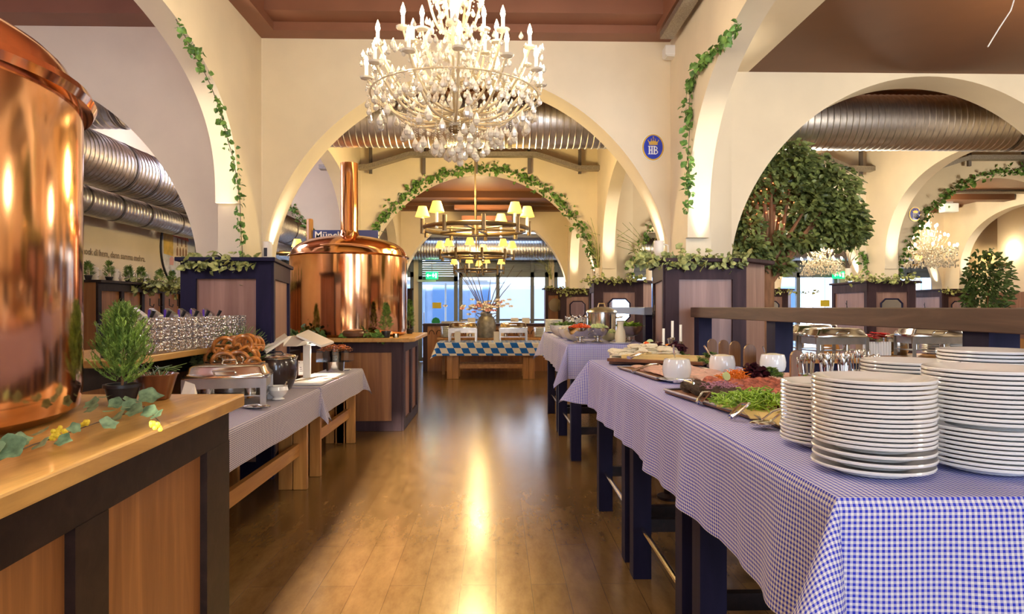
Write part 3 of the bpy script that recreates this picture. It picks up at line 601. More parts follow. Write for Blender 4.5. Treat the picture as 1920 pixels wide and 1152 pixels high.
cloth('tablecloth','long blue and white gingham cloth under plates and meat platters on the right',.715,1.63,1.38,5.04,ZB,.34,'gingham_blue',seed=5,amp=.028,fold=1.35,flare=.72)
ZB2=1.14
for i,(a,b,l) in enumerate(((6.42,7.9,'dark bar table under the front of the salad bowl cloth'),(7.94,9.5,'dark bar table behind, below the far plate stacks'))): bartable(l,.70,1.44,a,b,ZB2-.002)
cloth('tablecloth','blue gingham cloth under the salad bowls and steel stockpot',.69,1.45,6.40,9.55,ZB2,.33,'gingham_blue',seed=9,flare=.5,amp=.022,fold=1.3)
def picnic(label,x0,x1,y0,y1,z,group='pine trestle tables along the left'):
    t=T('trestle_table',label,'table',(x0,y0,0),0,group); W=x1-x0; D=y1-y0
    MB().box(0.004,W-.004,0.004,D-.004,z-.05,z-.004).build('tabletop','pine_rail',t)
    for y in(.12,D-.22):
        for x in(.02,W-.25): 
            for dx in (0,.118): MB().box(x+dx,x+dx+.112,y,y+.05,.001,z-.05).build('leg','pine',t,bevel=.004)
        MB().box(.25,W-.25,y+.005,y+.045,.5,.62).build('cross_board','pine',t)
    for x in(.08,W-.12): MB().box(x,x+.04,.17,D-.22,.28,.38).build('rail','pine_rail',t)
    return t
picnic('pine trestle table with low rail, nearer one under the grey gingham cloth',-2.36,-1.53,3.0,5.72,.80)
picnic('pine trestle table, farther one beside the small copper kettle counter',-1.89,-1.53,5.80,7.58,.80)
cloth('tablecloth','grey gingham cloth under the chafing dish on the left table',-2.37,-1.52,2.98,5.75,.803,.24,'gingham_grey',amp=.008,seed=3,fold=.6)
cloth('tablecloth','grey gingham cloth with hanging corner under the heat lamp station',-1.90,-1.52,5.80,7.60,.803,.24,'gingham_grey',amp=.010,seed=4,fold=.6)
# ---------------------------------------------------------------- plates
def plate_proto(r):
    return MB().lathe([(.001,.004),(r*.58,.004),(r*.60,0),(r*.64,0),(r*.66,.004),(r*.95,.0165),(r*.995,.0165),(r*1.003,.0205),(r*.99,.0235),(r*.95,.0225),(r*.68,.010),(r*.60,.008),(.001,.008)],n=56)
PLM=None
def stack(x,y,z,n,r,sp,where,group,cat='plate',odd=(),seed=1,name='dinner_plate'):
    global PLM
    rnd=random.Random(seed)
    if PLM is None: 
        o0=plate_proto(.135).build(name,'porcelain',sharp=30); PLM=o0.data; bpy.data.objects.remove(o0)
    zz=z
    for k in range(n):
        o=bpy.data.objects.new(name,PLM); COL.objects.link(o); s=r/.135; o.scale=(s,s,1); gx=.002
        if k in odd: zz+=.008
        o.location=(x+rnd.uniform(-gx,gx),y+rnd.uniform(-gx,gx),zz); zz+=sp
        i=n-1-k; tag(o,('topmost' if i==0 else ('lowest' if k==0 else ORD[min(i,23)]+' from the top,'))+' white plate '+where,cat,group)
    return zz
stack(.915,1.60,ZB+.004,18,.136,.0106,'in the stack at the table corner','plates in the corner stack',odd=(1,2,3),seed=1)
stack(1.215,1.62,ZB+.004,21,.142,.0108,'in the tall stack at the right frame edge','plates in the tall right stack',odd=(9,),seed=2)
stack(.962,1.90,ZB+.004,16,.133,.0106,'in the stack beside the meat platter','plates beside the meat platter',seed=3)
stack(1.275,2.03,ZB+.004,20,.135,.0110,'in the stack behind the tall right one','plates behind the tall right stack',seed=4)
stack(1.52,2.02,ZB+.004,23,.14,.0110,'in the rearmost stack by the rail post','plates by the rail post',seed=5)
# ---------------------------------------------------------------- rail with posts and picket fence
def railunit(label,y0,y1,posts,m,pm,zt=1.497,th=.085,x0=1.68,wd=.22):
    t=T('serving_rail',label,'rail',(x0,y0,0),0,'high serving rails behind the buffet'); MB().box(0,wd,0,y1-y0,zt-th,zt).build('beam',m,t,bevel=.004)
    for y in posts: MB().box(.02,.13,y-y0,y-y0+.13,.001,zt-th).build('post',pm,t)
    return t
railunit('dark brown timber rail at eye height above the near plates and platters',.9,5.72,[1.4,2.26,4.02,5.55],'beam_wood','navy_wood')
railunit('blue-lit grey timber rail above the far salad table',7.25,10.6,[7.28,10.4],'rail_blue_lit','navy_wood',x0=1.60+.02,wd=.3)
def picket(px,pt,Y,label,w=.07,h=None,group='wooden pickets behind the buffet'):
    p=at(px,pt,Y); t=tag(MB().add([],[]).build('fence_picket','picket_wood') if False else pk(w,p.z-ZB-.0).build('fence_picket','picket_wood',loc=(p.x,Y,ZB+.001)),label,'fence picket',group); return t
def pk(w,h):
    m=MB(); pr=[(-w/2,0),(w/2,0)]+[(w/2*math.cos(a),h-w/2*1.2+w/2*1.2*math.sin(a)) for a in [PI*i/8 for i in range(9)]]
    n=len(pr); m.add([(x,0,z) for x,z in pr]+[(x,.022,z) for x,z in pr],[tuple(range(n)),tuple(range(n,2*n))[::-1]]+[(i,(i+1)%n,n+(i+1)%n,n+i)[::-1] for i in range(n)]); return m
picket(1336,636,4.95,'rounded wood picket farthest left of the near four, by the navy post')
picket(1358,638,4.70,'rounded wood picket, second from the navy post')
picket(1379,640,4.45,'rounded wood picket, third from the navy post')
picket(1407,646,4.15,'rounded wood picket just left of the rightmost white bowl',.075)
picket(1496,657,3.45,'rounded wood picket between the second navy post and the cutlery jugs',.07)
for i,(px,pt) in enumerate(((1192,632),(1203,626),(1215,608))):
    p=at(px,pt,7.2); tag(pk(.075,p.z-ZB2).build('fence_picket','picket_wood',loc=(min(p.x,1.44),7.2+i*.08,ZB2+.002)),('short brown picket beside the glass carafe','brown picket between the short one and the tall one','tallest brown picket next to the blue-lit rail post')[i],'fence picket','pickets by the salad bowls')
# ---------------------------------------------------------------- serving ware makers
def chafer(label,loc,rz=0,L=.60,W=.36,H=.24,lid=True,group='chafing dishes',legs=True,rolls=None):
    t=T('chafing_dish',label,'chafing dish',loc,rz,group)
    def rect(a,b,c=.03): return [(-a+c,-b),(a-c,-b),(a,-b+c),(a,b-c),(a-c,b),(-a+c,b),(-a,b-c),(-a,-b+c)]
    a=L/2;b=W/2
    MB().prism(rect(a*.94,b*.92),H*.62,H*.93).build('water_pan','steel_brushed',t)
    MB().prism(rect(a,b),H*.93,H*.97).build('rim','steel',t)
    fr=MB(); 
    for sx in(-1,1):
        for sy in(-1,1): MB().box(sx*a*.9-.02,sx*a*.9+.02,sy*b*.98-.006,sy*b*.98+.006,.001,H*.93).build('leg','steel_brushed',t)
        fr.box(sx*a*.9-.006,sx*a*.9+.006,-b*.95,b*.95,H*.3,H*.3+.012)
    fr.box(-a*.9,a*.9,-.1,.1,H*.3,H*.3+.008); fr.build('frame','steel_brushed',t)
    for sx in(-.5,.5): MB().lathe([(.04,H*.3+.01),(.042,H*.3+.07),(.03,H*.3+.075)],(sx*a,0,0),12).build('fuel_can','steel',t)
    if lid:
        l=MB(); pr=[(1,.97),(1,1.03),(.93,1.10),(.88,1.28),(.80,1.33),(.3,1.36)]; rings=[rect(a*k*.985,b*(k if k>.5 else .3)*.985,.035) for k,_ in pr]; vs=[];fs=[]
        for rg,(k,zz) in zip(rings,pr): vs+=[(x,y,H*zz) for x,y in rg]
        for i in range(len(pr)-1):
            for k in range(8): fs.append((i*8+k,i*8+(k+1)%8,(i+1)*8+(k+1)%8,(i+1)*8+k))
        fs.append(tuple(range((len(pr)-1)*8,len(pr)*8))); l.add(vs,fs,True); o=l.build('lid','steel',t,sharp=50)
        MB().tube([(-.07,-b*.9,H*1.14),(-.07,-b*1.1,H*1.2),(.07,-b*1.1,H*1.2),(.07,-b*.9,H*1.14)],.008,8).build('handle','steel',o)
        MB().tube([(-.05,0,H*1.35),(-.04,0,H*1.47),(.04,0,H*1.47),(.05,0,H*1.35)],.007,8).build('knob','steel',o)
    return t
chafer('closed steel chafing dish with lid at the near end of the left table',(-1.90,4.80,.806),R(12),.56,.40,.215)
# round lid pan on a stand behind
t=T('steel_pan','round shallow steel pan with two loop handles behind the near chafing dish','pan',(-2.02,5.12,.806),0)
MB().lathe([(.13,0),(.13,.235)],n=24).build('stand','steel_brushed',t); MB().lathe([(.165,.235),(.175,.24),(.178,.285),(.185,.29),(.17,.292),(.001,.30)],n=36).build('body','steel',t)
for a in (.6,2.2): 
    c=Vector((.10*math.cos(a),-.10*math.sin(a),.29)); MB().tube([c+Vector((.035*math.cos(k),0,.032*math.sin(k)+.005)) for k in [PI*i/8 for i in range(9)]],.006,6).build('handle','steel',t)
# soup kettle
t=T('soup_kettle','fat dark brown soup kettle with steel rim and half open lid','soup kettle',(-1.84,5.62,.806)); 
MB().lathe([(.11,0),(.125,.01),(.165,.10),(.172,.17),(.168,.235),(.158,.262)],n=44).build('body','soup_black',t)
MB().lathe([(.158,.262),(.172,.266),(.174,.276),(.15,.282)],n=44).build('rim','steel',t); MB().lathe([(.16,.282),(.155,.29),(.09,.302),(.001,.306)],n=40).build('lid','steel',t)
MB().tube([(-.06,-.02,.302),(-.04,-.02,.322),(.05,-.02,.322),(.07,-.02,.302)],.006,6).build('knob','black_plastic',t); MB().tube([(.165,-.03,.27),(.195,-.05,.285),(.19,-.07,.262),(.165,-.06,.25)],.006,6).build('handle','steel',t)
def gravy(label,loc,s=1): 
    t=T('sauce_boat',label,'sauce boat',loc,0,'white sauce pots',s); MB().lathe([(.035,0),(.04,.006),(.026,.018),(.05,.04),(.062,.07),(.056,.095),(.060,.10),(.054,.098),(.056,.07),(.001,.03)],n=28,sx=1.15).build('bowl','porcelain',t)
    MB().tube([(.02,-.01,.05),(.07,-.03,.13)],.005,6).build('ladle','steel',t); return t
gravy('white footed sauce pot with ladle in front of the soup kettle',(-1.63,5.03,.806),1.05)
def saucer(label,loc,r=.08,items=0,group='saucers and spoon rests'):
    t=T('saucer',label,'saucer',loc,0,group); MB().lathe([(r*.5,0),(r*.55,.003),(r,.014),(r*.97,.016),(r*.5,.006),(.001,.006)],n=28).build('dish','porcelain',t); return t
def spoon(label,a,b,r=.022,name='serving_spoon',group='serving spoons and tongs',m='steel'):
    a=Vector(a);b=Vector(b); o=a.copy(); t=T(name,label,'serving spoon',o,0,group); d=b-a
    MB().tube([(0,0,.004),d*.4+Vector((0,0,.014)),d*.75+Vector((0,0,.008)),d*.82],[.005,.004,.003,.004],6).build('shaft',m,t)
    q=MB(); q.M=Matrix.Translation(d*.9)@Matrix.Rotation(math.atan2(d.y,d.x),4,'Z'); q.ball((0,0,.006),r,12,.35,1.5,.9); q.build('spoon_bowl',m,t); return t
def tongs(label,a,b,w=.03,group='serving spoons and tongs'):
    a=Vector(a);b=Vector(b); t=T('serving_tongs',label,'serving tongs',a,0,group); d=b-a; n=Vector((-d.y,d.x,0)).normalized()
    for s in(-1,1): q=MB(); q.tube([(0,0,.02),d*.3+n*s*w*.6+Vector((0,0,.026)),d*.8+n*s*w*.5+Vector((0,0,.012)),d+n*s*w*.2+Vector((0,0,.004))],[.006,.005,.006,.012],6); q.build('arm','steel',t)
    return t
saucer('white oval saucer with two polished spoons near the wooden counter corner',tuple(on(480,765,.806)),.085); 
p=on(480,765,.82); spoon('first polished spoon on the saucer near the counter corner',p+Vector((-.09,0,.004)),p+Vector((.03,-.02,.004)),.026); spoon('second polished spoon on the saucer near the counter corner',p+Vector((-.05,.05,.004)),p+Vector((.075,.0,.004)),.026)
def cardholder(label,loc,rz=0,h=.13,w=.065,group='menu card stands'):
    t=T('menu_stand',label,'menu stand',loc,rz,group); MB().box(-w/2,w/2,-.004,.004,.01,h).build('card','paper',t); f=MB().box(-w/2-.006,-w/2,-.006,.006,0,h+.006).box(w/2,w/2+.006,-.006,.006,0,h+.006).box(-w/2,w/2,-.006,.006,h,h+.006).box(-w/2,w/2,-.02,.02,0,.01); f.build('frame','steel',t)
    k=MB(); 
    for i,z in enumerate((.3,.42,.54)): k.box(-w*.3,w*(.3-.1*i),-.0055,-.0045,h*z,h*z+.006)
    k.box(-w*.42,-w*.32,-.0055,-.0045,h*.84,h*.92).box(w*.32,w*.42,-.0055,-.0045,h*.84,h*.92); k.build('lettering','ink',t); return t
cardholder('framed menu card beside the near chafing dish leg',tuple(on(495,742,.806)),R(12),.14,.05); cardholder('narrow menu card right of the near chafing dish',tuple(on(506,746,.806)),R(12),.13,.04)
cardholder('menu card leaning at the heat lamp post',tuple(on(565,705,.806)),0,.15,.055); cardholder('menu card in front of the glass jar at the far table end',tuple(on(627,697,.806)),0,.17,.06)
# heat lamp station
B=Vector((-1.86,6.45,.806))
t=T('heat_lamp_station','white carving station with sloping heat lamp shades on a central post','heat lamp',B); 
MB().box(.0,.31,-.5,.42,0,.02).build('board','white_paint',t,bevel=.004); MB().box(.02,.09,-.05,-.02,.02,.34).build('post','white_paint',t,bevel=.004)
W=lambda x,y,Y:tuple(at(x,y,Y)-B)
hp=[W(533,632,6.3),W(531,650,6.2),W(556,650,6.1),W(568,640,6.2),W(548,630,6.4)]; MB().add([Vector(p) for p in hp]+[Vector(p)+Vector((.02,.25,0)) for p in hp],[(0,1,2,3,4),(9,8,7,6,5)]+[(i,i+5,(i+1)%5+5,(i+1)%5) for i in range(5)]).build('lamp_head','white_paint',t)
def shade(a,b,c,d): 
    m=MB(); pp=[Vector(x) for x in(a,b,c,d)]; m.add(pp+[p+Vector((0,0,.02)) for p in pp],[(3,2,1,0),(4,5,6,7),(0,1,5,4),(1,2,6,5),(2,3,7,6),(3,0,4,7)]); return m
shade(W(534,629,6.2),W(540,636,6.0),W(499,664,5.55),W(493,656,5.72)).build('lamp_shade','white_paint',t); shade(W(556,632,6.2),W(602,652,6.3),W(626,644,6.9),W(578,622,6.9)).build('lamp_shade','white_paint',t)
MB().box(.02,.12,-.02,.08,.325,.335).build('heat_bulb','uplight_lens',t)
light('heat_lamp','SPOT',B+Vector((.09,.0,.32)),28,(1,.78,.62),(0,0,0),spot_size=R(130),spot_blend=.6,shadow_soft_size=.04)
t=T('glass_basin','glass basin of fried onions standing behind the heat lamp post','basin',(-1.70,7.1,.806),0); MB().lathe([(.09,0),(.10,.12)],n=20).build('stand','steel',t); MB().prism([(-.17,-.12),(.17,-.12),(.17,.12),(-.17,.12)],.12,.25).build('glass','clear_glass',t)
rnd=random.Random(5); m=MB()
for i in range(90): a=rnd.uniform(0,6.3); p=Vector((rnd.uniform(-.15,.15),rnd.uniform(-.1,.1),.23+rnd.random()*.06)); m.tube([p+Vector((.022*math.cos(a+k),.022*math.sin(a+k),rnd.uniform(-.006,.006))) for k in (0,1,2,3)],.005,4)
tag(m.build('fried_onions','fried_brown',t),kind='stuff')
t=T('glass_jar','tall clear glass jar at the far end of the left table','jar',tuple(on(624,700,.806)+Vector((0,.12,0)))); MB().lathe([(.05,0),(.055,.01),(.062,.22),(.064,.225),(.058,.22),(.05,.012),(.001,.01)],n=20).build('glass','clear_glass',t)
saucer('small white dish with a loop spoon at the table end',tuple(on(648,695,.806)),.07)
p=on(575,717,.815); tongs('steel tongs lying on the white cloth board',p+Vector((.1,.35,0)),p+Vector((-.1,-.05,0))); spoon('wooden spoon lying in front of the heat lamp',p+Vector((.22,.3,0)),p+Vector((0,.0,0)),.03,'wooden_spoon',m='pine')
# pretzels on a peg stand
def pretzel_mb(s=1):
    pts_=[]
    for i in range(60):
        u=i/59
        if u<.2: k=u/.2; p=(.028-.058*k, -.048+.055*k)
        elif u>.8: k=(1-u)/.2; p=(-.028+.058*k,-.048+.055*k)
        else: a=PI*1.02-(u-.2)/.6*PI*1.04+0; k=(u-.2)/.6; ang=PI+.5-(PI+1.0)*k; p=(-.078*math.cos(ang-PI)* -1 if False else .075*math.cos(ang),.008+.062*math.sin(ang))
        pts_.append(Vector((p[0]*s,(.012 if (u<.2) else (-.012 if u>.8 else 0))*s,p[1]*s)))
    rad=[(.006+.010*math.sin(PI*min(1,max(0,i/59)))**.7)*s for i in range(60)]
    return MB().tube(pts_,rad,8)
pz=at(443,640,5.2); t=T('pretzel_stand','wooden peg stand holding the pretzels','stand',(pz.x,5.2,.806)); MB().box(-.13,.13,-.09,.09,0,.02).build('base','pine',t); MB().box(-.011,.011,-.011,.011,.02,.46).build('post','pine',t)
for z in (.40,.27): MB().cyl((-.16,0,z),(.22,0,z),.007).build('peg','pine',t)
pm=None
spots=[(420,652,5.05,.25),(438,650,5.25,.3),(455,648,5.1,.9),(464,646,5.2,1.0),(472,648,5.25,1.1),(481,650,5.3,1.2),(404,672,5.15,.1),(418,680,5.0,.4),(446,678,5.05,.35),(461,672,5.15,.8),(470,674,5.2,.9),(474,690,5.05,1.0)]
names=['biggest front pretzel on the upper peg, facing the aisle','pretzel behind the front one on the upper peg','pretzel just right of the wooden post','glossy pretzel second right of the wooden post','glossy pretzel third right of the wooden post','rightmost glossy pretzel on the upper peg','leftmost pretzel, low behind the steel pan','low pretzel under the front one','low middle pretzel above the pan handles','reddish low pretzel right of the middle','reddish low pretzel beside the soup kettle','lowest reddish pretzel touching the chafing dish lid']
for (px,py,Y,a),nm in zip(spots,names):
    p=at(px,py,Y)
    if pm is None: o=pretzel_mb().build('pretzel','bread_crust'); pm=o
    else: o=pm.copy(); COL.objects.link(o)
    o.location=p; o.rotation_euler=(0,random.Random(px).uniform(-.4,.4),a); tag(o,nm,'pretzel','pretzels on the stand')
# back bar with glasses and taps
t=T('glass_bar','orange wood bar shelf holding rows of glasses behind the left table','bar',(-2.20,3.9,0)); MB().box(-.75,.0,0,1.9,1.145,1.19).build('worktop','oak_top',t,bevel=.005); MB().box(-.70,-.25,.05,1.85,0.001,1.145).build('body','panel_wood',t); MB().box(-.25,-.225,.05,1.85,1.0,1.145).build('frame','dark_wood',t)
gl=None
def glass_mb(): return MB().lathe([(.030,0),(.032,.002),(.0385,.02),(.039,.066),(.0375,.078),(.036,.078),(.0365,.066),(.036,.022),(.028,.012),(.001,.012)],n=10)
k=0
for tier in range(3):
    for i in range(18):
        o=None
        if gl is None: gl=o=glass_mb().build('beer_glass','mug_glass',sharp=60)
        else: o=gl.copy(); COL.objects.link(o)
        o.location=(-2.285+i*.007,4.25+i*.087,1.191+tier*.080); o.rotation_euler=(0,0,i)
        tag(o,'%s glass from the near end, %s tier of the glass wall'%(NTH[i],('lowest','middle','upper')[tier]),'glass','small beer glasses in the glass wall')
def tap(px,py,Y,label,h=.36):
    p=at(px,py,Y); t=T('beer_tap',label,'beer tap',(p.x,Y,p.z-h),0,'beer tap towers'); w=.035; m=MB()
    m.add([(-w,-w,0),(w,-w,0),(w,w,0),(-w,w,0),(-w,-w,h),(w,-w,h-.05),(w,w,h-.05),(-w,w,h)],[(0,3,2,1),(4,5,6,7),(0,1,5,4),(1,2,6,5),(2,3,7,6),(3,0,4,7)]); m.build('column','steel_brushed',t,bevel=.004)
    MB().box(-w-.004,-w+.012,-w-.004,w+.004,.05,h-.012).build('purple_panel','tap_purple',t); MB().cyl((w+.005,0,h-.14),(w+.06,0,h-.02),.006,.014).build('handle','black_plastic',t); return t
for i,(px,py,Y,l) in enumerate(((262,577,4.55,'tap tower partly behind the fir tree'),(293,578,4.75,'tap tower behind the black bucket'),(322,578,4.95,'tap tower with a second spout, left of the middle'),(347,578,5.2,'tap tower just left of the blue post'),(369,578,5.45,'tap tower just right of the blue post'),(392,578,5.7,'small tap tower farthest from the camera'))): tap(px,py,Y,'steel beer '+l)
t=T('drip_bar','low bar carrying the beer taps behind the glass wall','bar',(-3.0,3.6,0)); MB().box(-.25,.06,.4,2.3,0.001,1.13).build('body','dark_wood',t)
t=T('black_bucket','tall black ribbed bucket beside the glass wall','bucket',tuple(at(302,650,4.15))); t.location=(-2.35,4.12,1.192); MB().lathe([(.05,0),(.075,.20),(.08,.205),(.07,.2),(.001,.15)],n=24,wav=lambda a,z:1+.02*math.cos(12*a)).build('body','black_plastic',t)
# ---------------------------------------------------------------- near counter decorations
t=T('potted_fir','bushy green little fir in a black pot on the near counter','potted plant',tuple(on(229,757,1.131)))
MB().lathe([(.044,0),(.060,.062),(.066,.063),(.066,.075),(.056,.075),(.054,.065),(.001,.065)],n=28).build('pot','black_plastic',t); rnd=random.Random(4); m=MB(); st=MB().tube([(0,0,.06),(.004,0,.2),(0,.004,.36)],[.005,.004,.002],5)
for i in range(330):
    u=rnd.random()**.85; z0=.07+u*.27; a=rnd.uniform(0,6.283); ln=(.135*(1-u)**.65+.045)*rnd.uniform(.65,1.12); q=Vector((0,0,z0)); dr=Vector((math.cos(a),math.sin(a),rnd.uniform(.25,.8)+u*.9)).normalized(); k=int(ln/.0075)
    for j in range(k):
        q=q+dr*.0075; dr=(dr+Vector((rnd.gauss(0,.06),rnd.gauss(0,.06),.045))).normalized()
        if j<2: continue
        for s in range(3):
            b_=rnd.uniform(0,6.283); dd=(dr*1.1+Vector((math.cos(b_),math.sin(b_),rnd.uniform(-.2,.5)))*.9).normalized(); L_=.014*rnd.uniform(.7,1.3); x=dd.cross(dr); x=(x.normalized() if x.length>1e-4 else Vector((1,0,0)))*.0014
            m.add([q-x,q+x,q+dd*L_+x*.6,q+dd*L_-x*.6],[(0,1,2,3)])
st.build('stem','bark',t); m.build('needles','needle_fir',t)
p=on(291,749,1.131); t=T('cake_mould','glazed brown fluted cake mould with dry twigs behind the fir pot','cake mould',p); MB().lathe([(.045,0),(.052,.003),(.078,.095),(.084,.10),(.080,.103),(.070,.095),(.03,.02),(.001,.02)],n=72,wav=lambda a,z:1+.05*abs(math.cos(6*a))-.02).build('body','mould_brown',t,sharp=60)
rnd=random.Random(8); m=MB()
for i in range(22): a=rnd.uniform(0,6.3); q=Vector((rnd.uniform(-.05,.05),rnd.uniform(-.05,.05),.09)); m.tube([q,q+Vector((math.cos(a)*.04,math.sin(a)*.04,.035)),q+Vector((math.cos(a)*.09,math.sin(a)*.09,rnd.uniform(.01,.05)))],.0015,4)
m.build('twigs','leaf_dark',t)
rnd=random.Random(9); path=[on(*q,1.15) for q in((-20,872),(60,835),(120,815),(175,795),(225,780),(270,762),(300,792))]
t=T('hop_branch','large-leaved artificial hop branch lying along the front counter edge','garland',path[0]); o=path[0].copy(); m=MB().tube([Vector(p)-o for p in path],.002,5); m.build('stem','twig',t)
lf=[(45,845,.075,-150),(80,815,.05,120),(190,800,.055,60),(215,786,.06,-60),(238,755,.06,80),(262,748,.075,30),(245,772,.06,-40),(270,775,.05,-20),(180,770,.05,140),(205,775,.05,100),(150,805,.04,-120),(5,850,.06,170),(292,780,.045,-60),(195,748,.05,100),(182,760,.055,150),(250,765,.05,-80),(222,742,.05,60),(205,760,.05,20),(75,835,.045,-60),(25,830,.05,60),(110,828,.04,-30),(230,765,.05,10)]
m=MB()
for px,py,L,a in lf:
    q=on(px,py,1.165)-o; d=Vector((math.cos(R(a)),math.sin(R(a))*.6,.15)); x=d.cross(Vector((.1,-.7,.7))).normalized(); nn=x.cross(d)
    # lobed leaf outline
    oc=[]; 
    for i in range(21):
        b=PI*2*i/20; rr=.5*(1+.12*math.cos(5*b))*(1 if i not in(0,20) else 1.3); oc.append(q+(d*(.45+math.cos(b)*rr)+x*math.sin(b)*rr*.95+nn*(.16*abs(math.sin(b))-.12*math.cos(b)))*L)
    c=q+d*.45*L; m.add([c]+oc,[(0,i+1,i+2) for i in range(20)],True)
m.build('leaves','leaf_big',t,sharp=80); m=MB()
for px,py in((110,812),(118,820),(105,822),(285,800),(292,806),(160,800)):
    q=on(px,py,1.15)-o
    for i in range(6): m.ball(q+Vector((rnd.uniform(-.012,.012),rnd.uniform(-.012,.012),rnd.uniform(0,.02))),.007,6)
m.build('blossoms','petal_yellow',t)
t=T('napkin_stack','white folded napkin beside the cake mould','napkin',tuple(on(338,742,.806)+Vector((-.5,.8,0)))); t.location=(-1.80,3.95,.806); m=MB(); m.add([(-.07,-.07,0),(.07,-.07,0),(.07,.07,0),(-.07,.07,0),(-.02,0,.26),(.03,.01,.24)],[(0,1,5,4),(1,2,5),(2,3,4,5),(3,0,4)]); m.build('cloth','petal_white',t)
t=T('blue_book','blue covered book lying behind the near chafing dish','book',(-2.22,4.75,.806),.5); MB().box(-.12,.12,-.09,.09,0.02,.05).build('pages','paper',t); MB().box(-.125,.125,-.095,.095,.05,.056).build('cover','book_blue',t); MB().box(-.125,.125,-.095,.095,0,.02).build('tray','pine',t)
# far counter decorations
p=at(664,631,8.05); t=T('clay_casserole','low brown clay casserole with knobbed lid at the kettle foot','casserole',(p.x,8.06,1.131)); MB().lathe([(.13,0),(.158,.02),(.165,.055),(.15,.075),(.155,.08),(.12,.095),(.001,.105)],n=36).build('body','clay_brown',t); MB().ball((0,0,.118),.018,10).build('knob','clay_brown',t); t.location.y=8.0; t.location.x=p.x; t.scale=(1,.35,1) if False else (1,1,1)
t.location.y=7.99+.13
conifer('potted_fir','small dark fir in a black pot right of the clay casserole',(at(723,630,8.02).x,8.06,1.131),.34,.085,500,pot=(.055,.08,'black_plastic'),seed=14,cat='potted plant',fine=.03)
conifer('potted_fir','slim fir at the right rear corner of the small kettle counter',(at(770,620,9.2).x-.02,9.25,1.131),.40,.08,400,pot=(.05,.07,'black_plastic'),seed=15,cat='potted plant',fine=.03)
p=at(742,632,8.02); t=T('tealight','lit tealight in a cut glass cup beside the small fir','candle',(p.x,8.05,1.131)); MB().lathe([(.03,0),(.036,.05),(.033,.05),(.028,.004),(.001,.004)],n=14).build('cup','clear_glass',t); MB().lathe([(.02,.004),(.02,.025)],n=12).build('wax','candle_wax',t); MB().ball((0,0,.036),.005,6,2).build('flame','flame',t)
garland('leaf_garland','leafy garland along the foot of the smaller kettle, left part',[(-2.75,8.05,1.15),(-2.3,8.02,1.16),(-2.05,8.02,1.15)],200,.08,.06,.04,m='leaf_dark',seed=31,extra=12); garland('leaf_garland','leafy garland between the clay casserole and the small fir',[(-1.85,8.04,1.15),(-1.5,8.05,1.15),(-1.3,8.1,1.15)],120,.07,.05,.03,m='leaf_ivy',seed=32)
t=T('hop_bush','yellow-green bushy plant between the pretzels and the heat lamp','plant',(-2.2,5.42,.81)); m=MB(); rnd=random.Random(41)
MB().lathe([(.07,0),(.1,.16),(.09,.16),(.001,.14)],n=16).build('pot','black_plastic',t)
for i in range(900):
    a=rnd.uniform(0,6.3); u=rnd.random()**.5; q=Vector((math.cos(a)*u*.22,math.sin(a)*u*.14,.14+rnd.random()*.36*(1.1-u*.5))); m.leaf(q,(math.cos(a),math.sin(a),rnd.uniform(-.3,1)),(0,rnd.uniform(-1,0),1),.05,.04)
m.build('leaves','leaf_hop',t); g=MB()
for i in range(60): a=rnd.gauss(.6,.5); g.tube([(.1,0,.2),(.1+math.sin(a)*.15,rnd.uniform(-.1,.1),.2+math.cos(a)*.22),(.1+math.sin(a)*.3,rnd.uniform(-.15,.15),.2+math.cos(a)*.36)],[.003,.002,.001],3)
g.build('grass_blades','leaf_green',t)
conifer('potted_fir','dark fir in shade between the tall box and the small kettle',(-2.58,7.75,1.0),.42,.16,700,pot=(.06,.07,'black_plastic'),seed=17,cat='potted plant',fine=.035)
tag(MB().box(-2.85,-2.3,7.3,7.90,.002,1.0).build('side_cabinet','dark_wood'),'dark cabinet under the shaded fir left of the small kettle counter','cabinet')
# station sign on wooden pole
p=at(581,430,9.9); t=T('station_sign','blue sign board with white lettering on a wooden pole behind the kettle','sign',(p.x,9.9,0)); MB().lathe([(.05,.002),(.05,p.z+.13),(.04,p.z+.15)],n=14).build('pole','pine',t)
a=at(588,432,9.88); b=at(640,448,9.88); MB().box(a.x-p.x,a.x-p.x+.95,-.05,-.02,b.z-.05,a.z).build('board','sign_blue',t)
def text(s,size,loc,rot,m,parent,name='lettering',ext=.002,font=None,align='LEFT',sx=1):
    c=bpy.data.curves.new(name,'FONT'); c.body=s; c.size=size; c.extrude=ext; c.align_x=align; c.offset=size*.012; c.materials.append(MATS[m]); c.resolution_u=3
    o=bpy.data.objects.new(name,c); COL.objects.link(o); bpy.context.view_layer.update(); me=bpy.data.meshes.new_from_object(o.evaluated_get(bpy.context.evaluated_depsgraph_get())); bpy.data.objects.remove(o)
    o=bpy.data.objects.new(name,me); COL.objects.link(o); o.location=loc; o.rotation_euler=rot; o.scale=(sx,1,1)
    if parent: o.parent=parent
    return o
text('München',.15,(a.x-p.x+.02,-.053,b.z-.0),(PI/2,0,0),'petal_white',t)
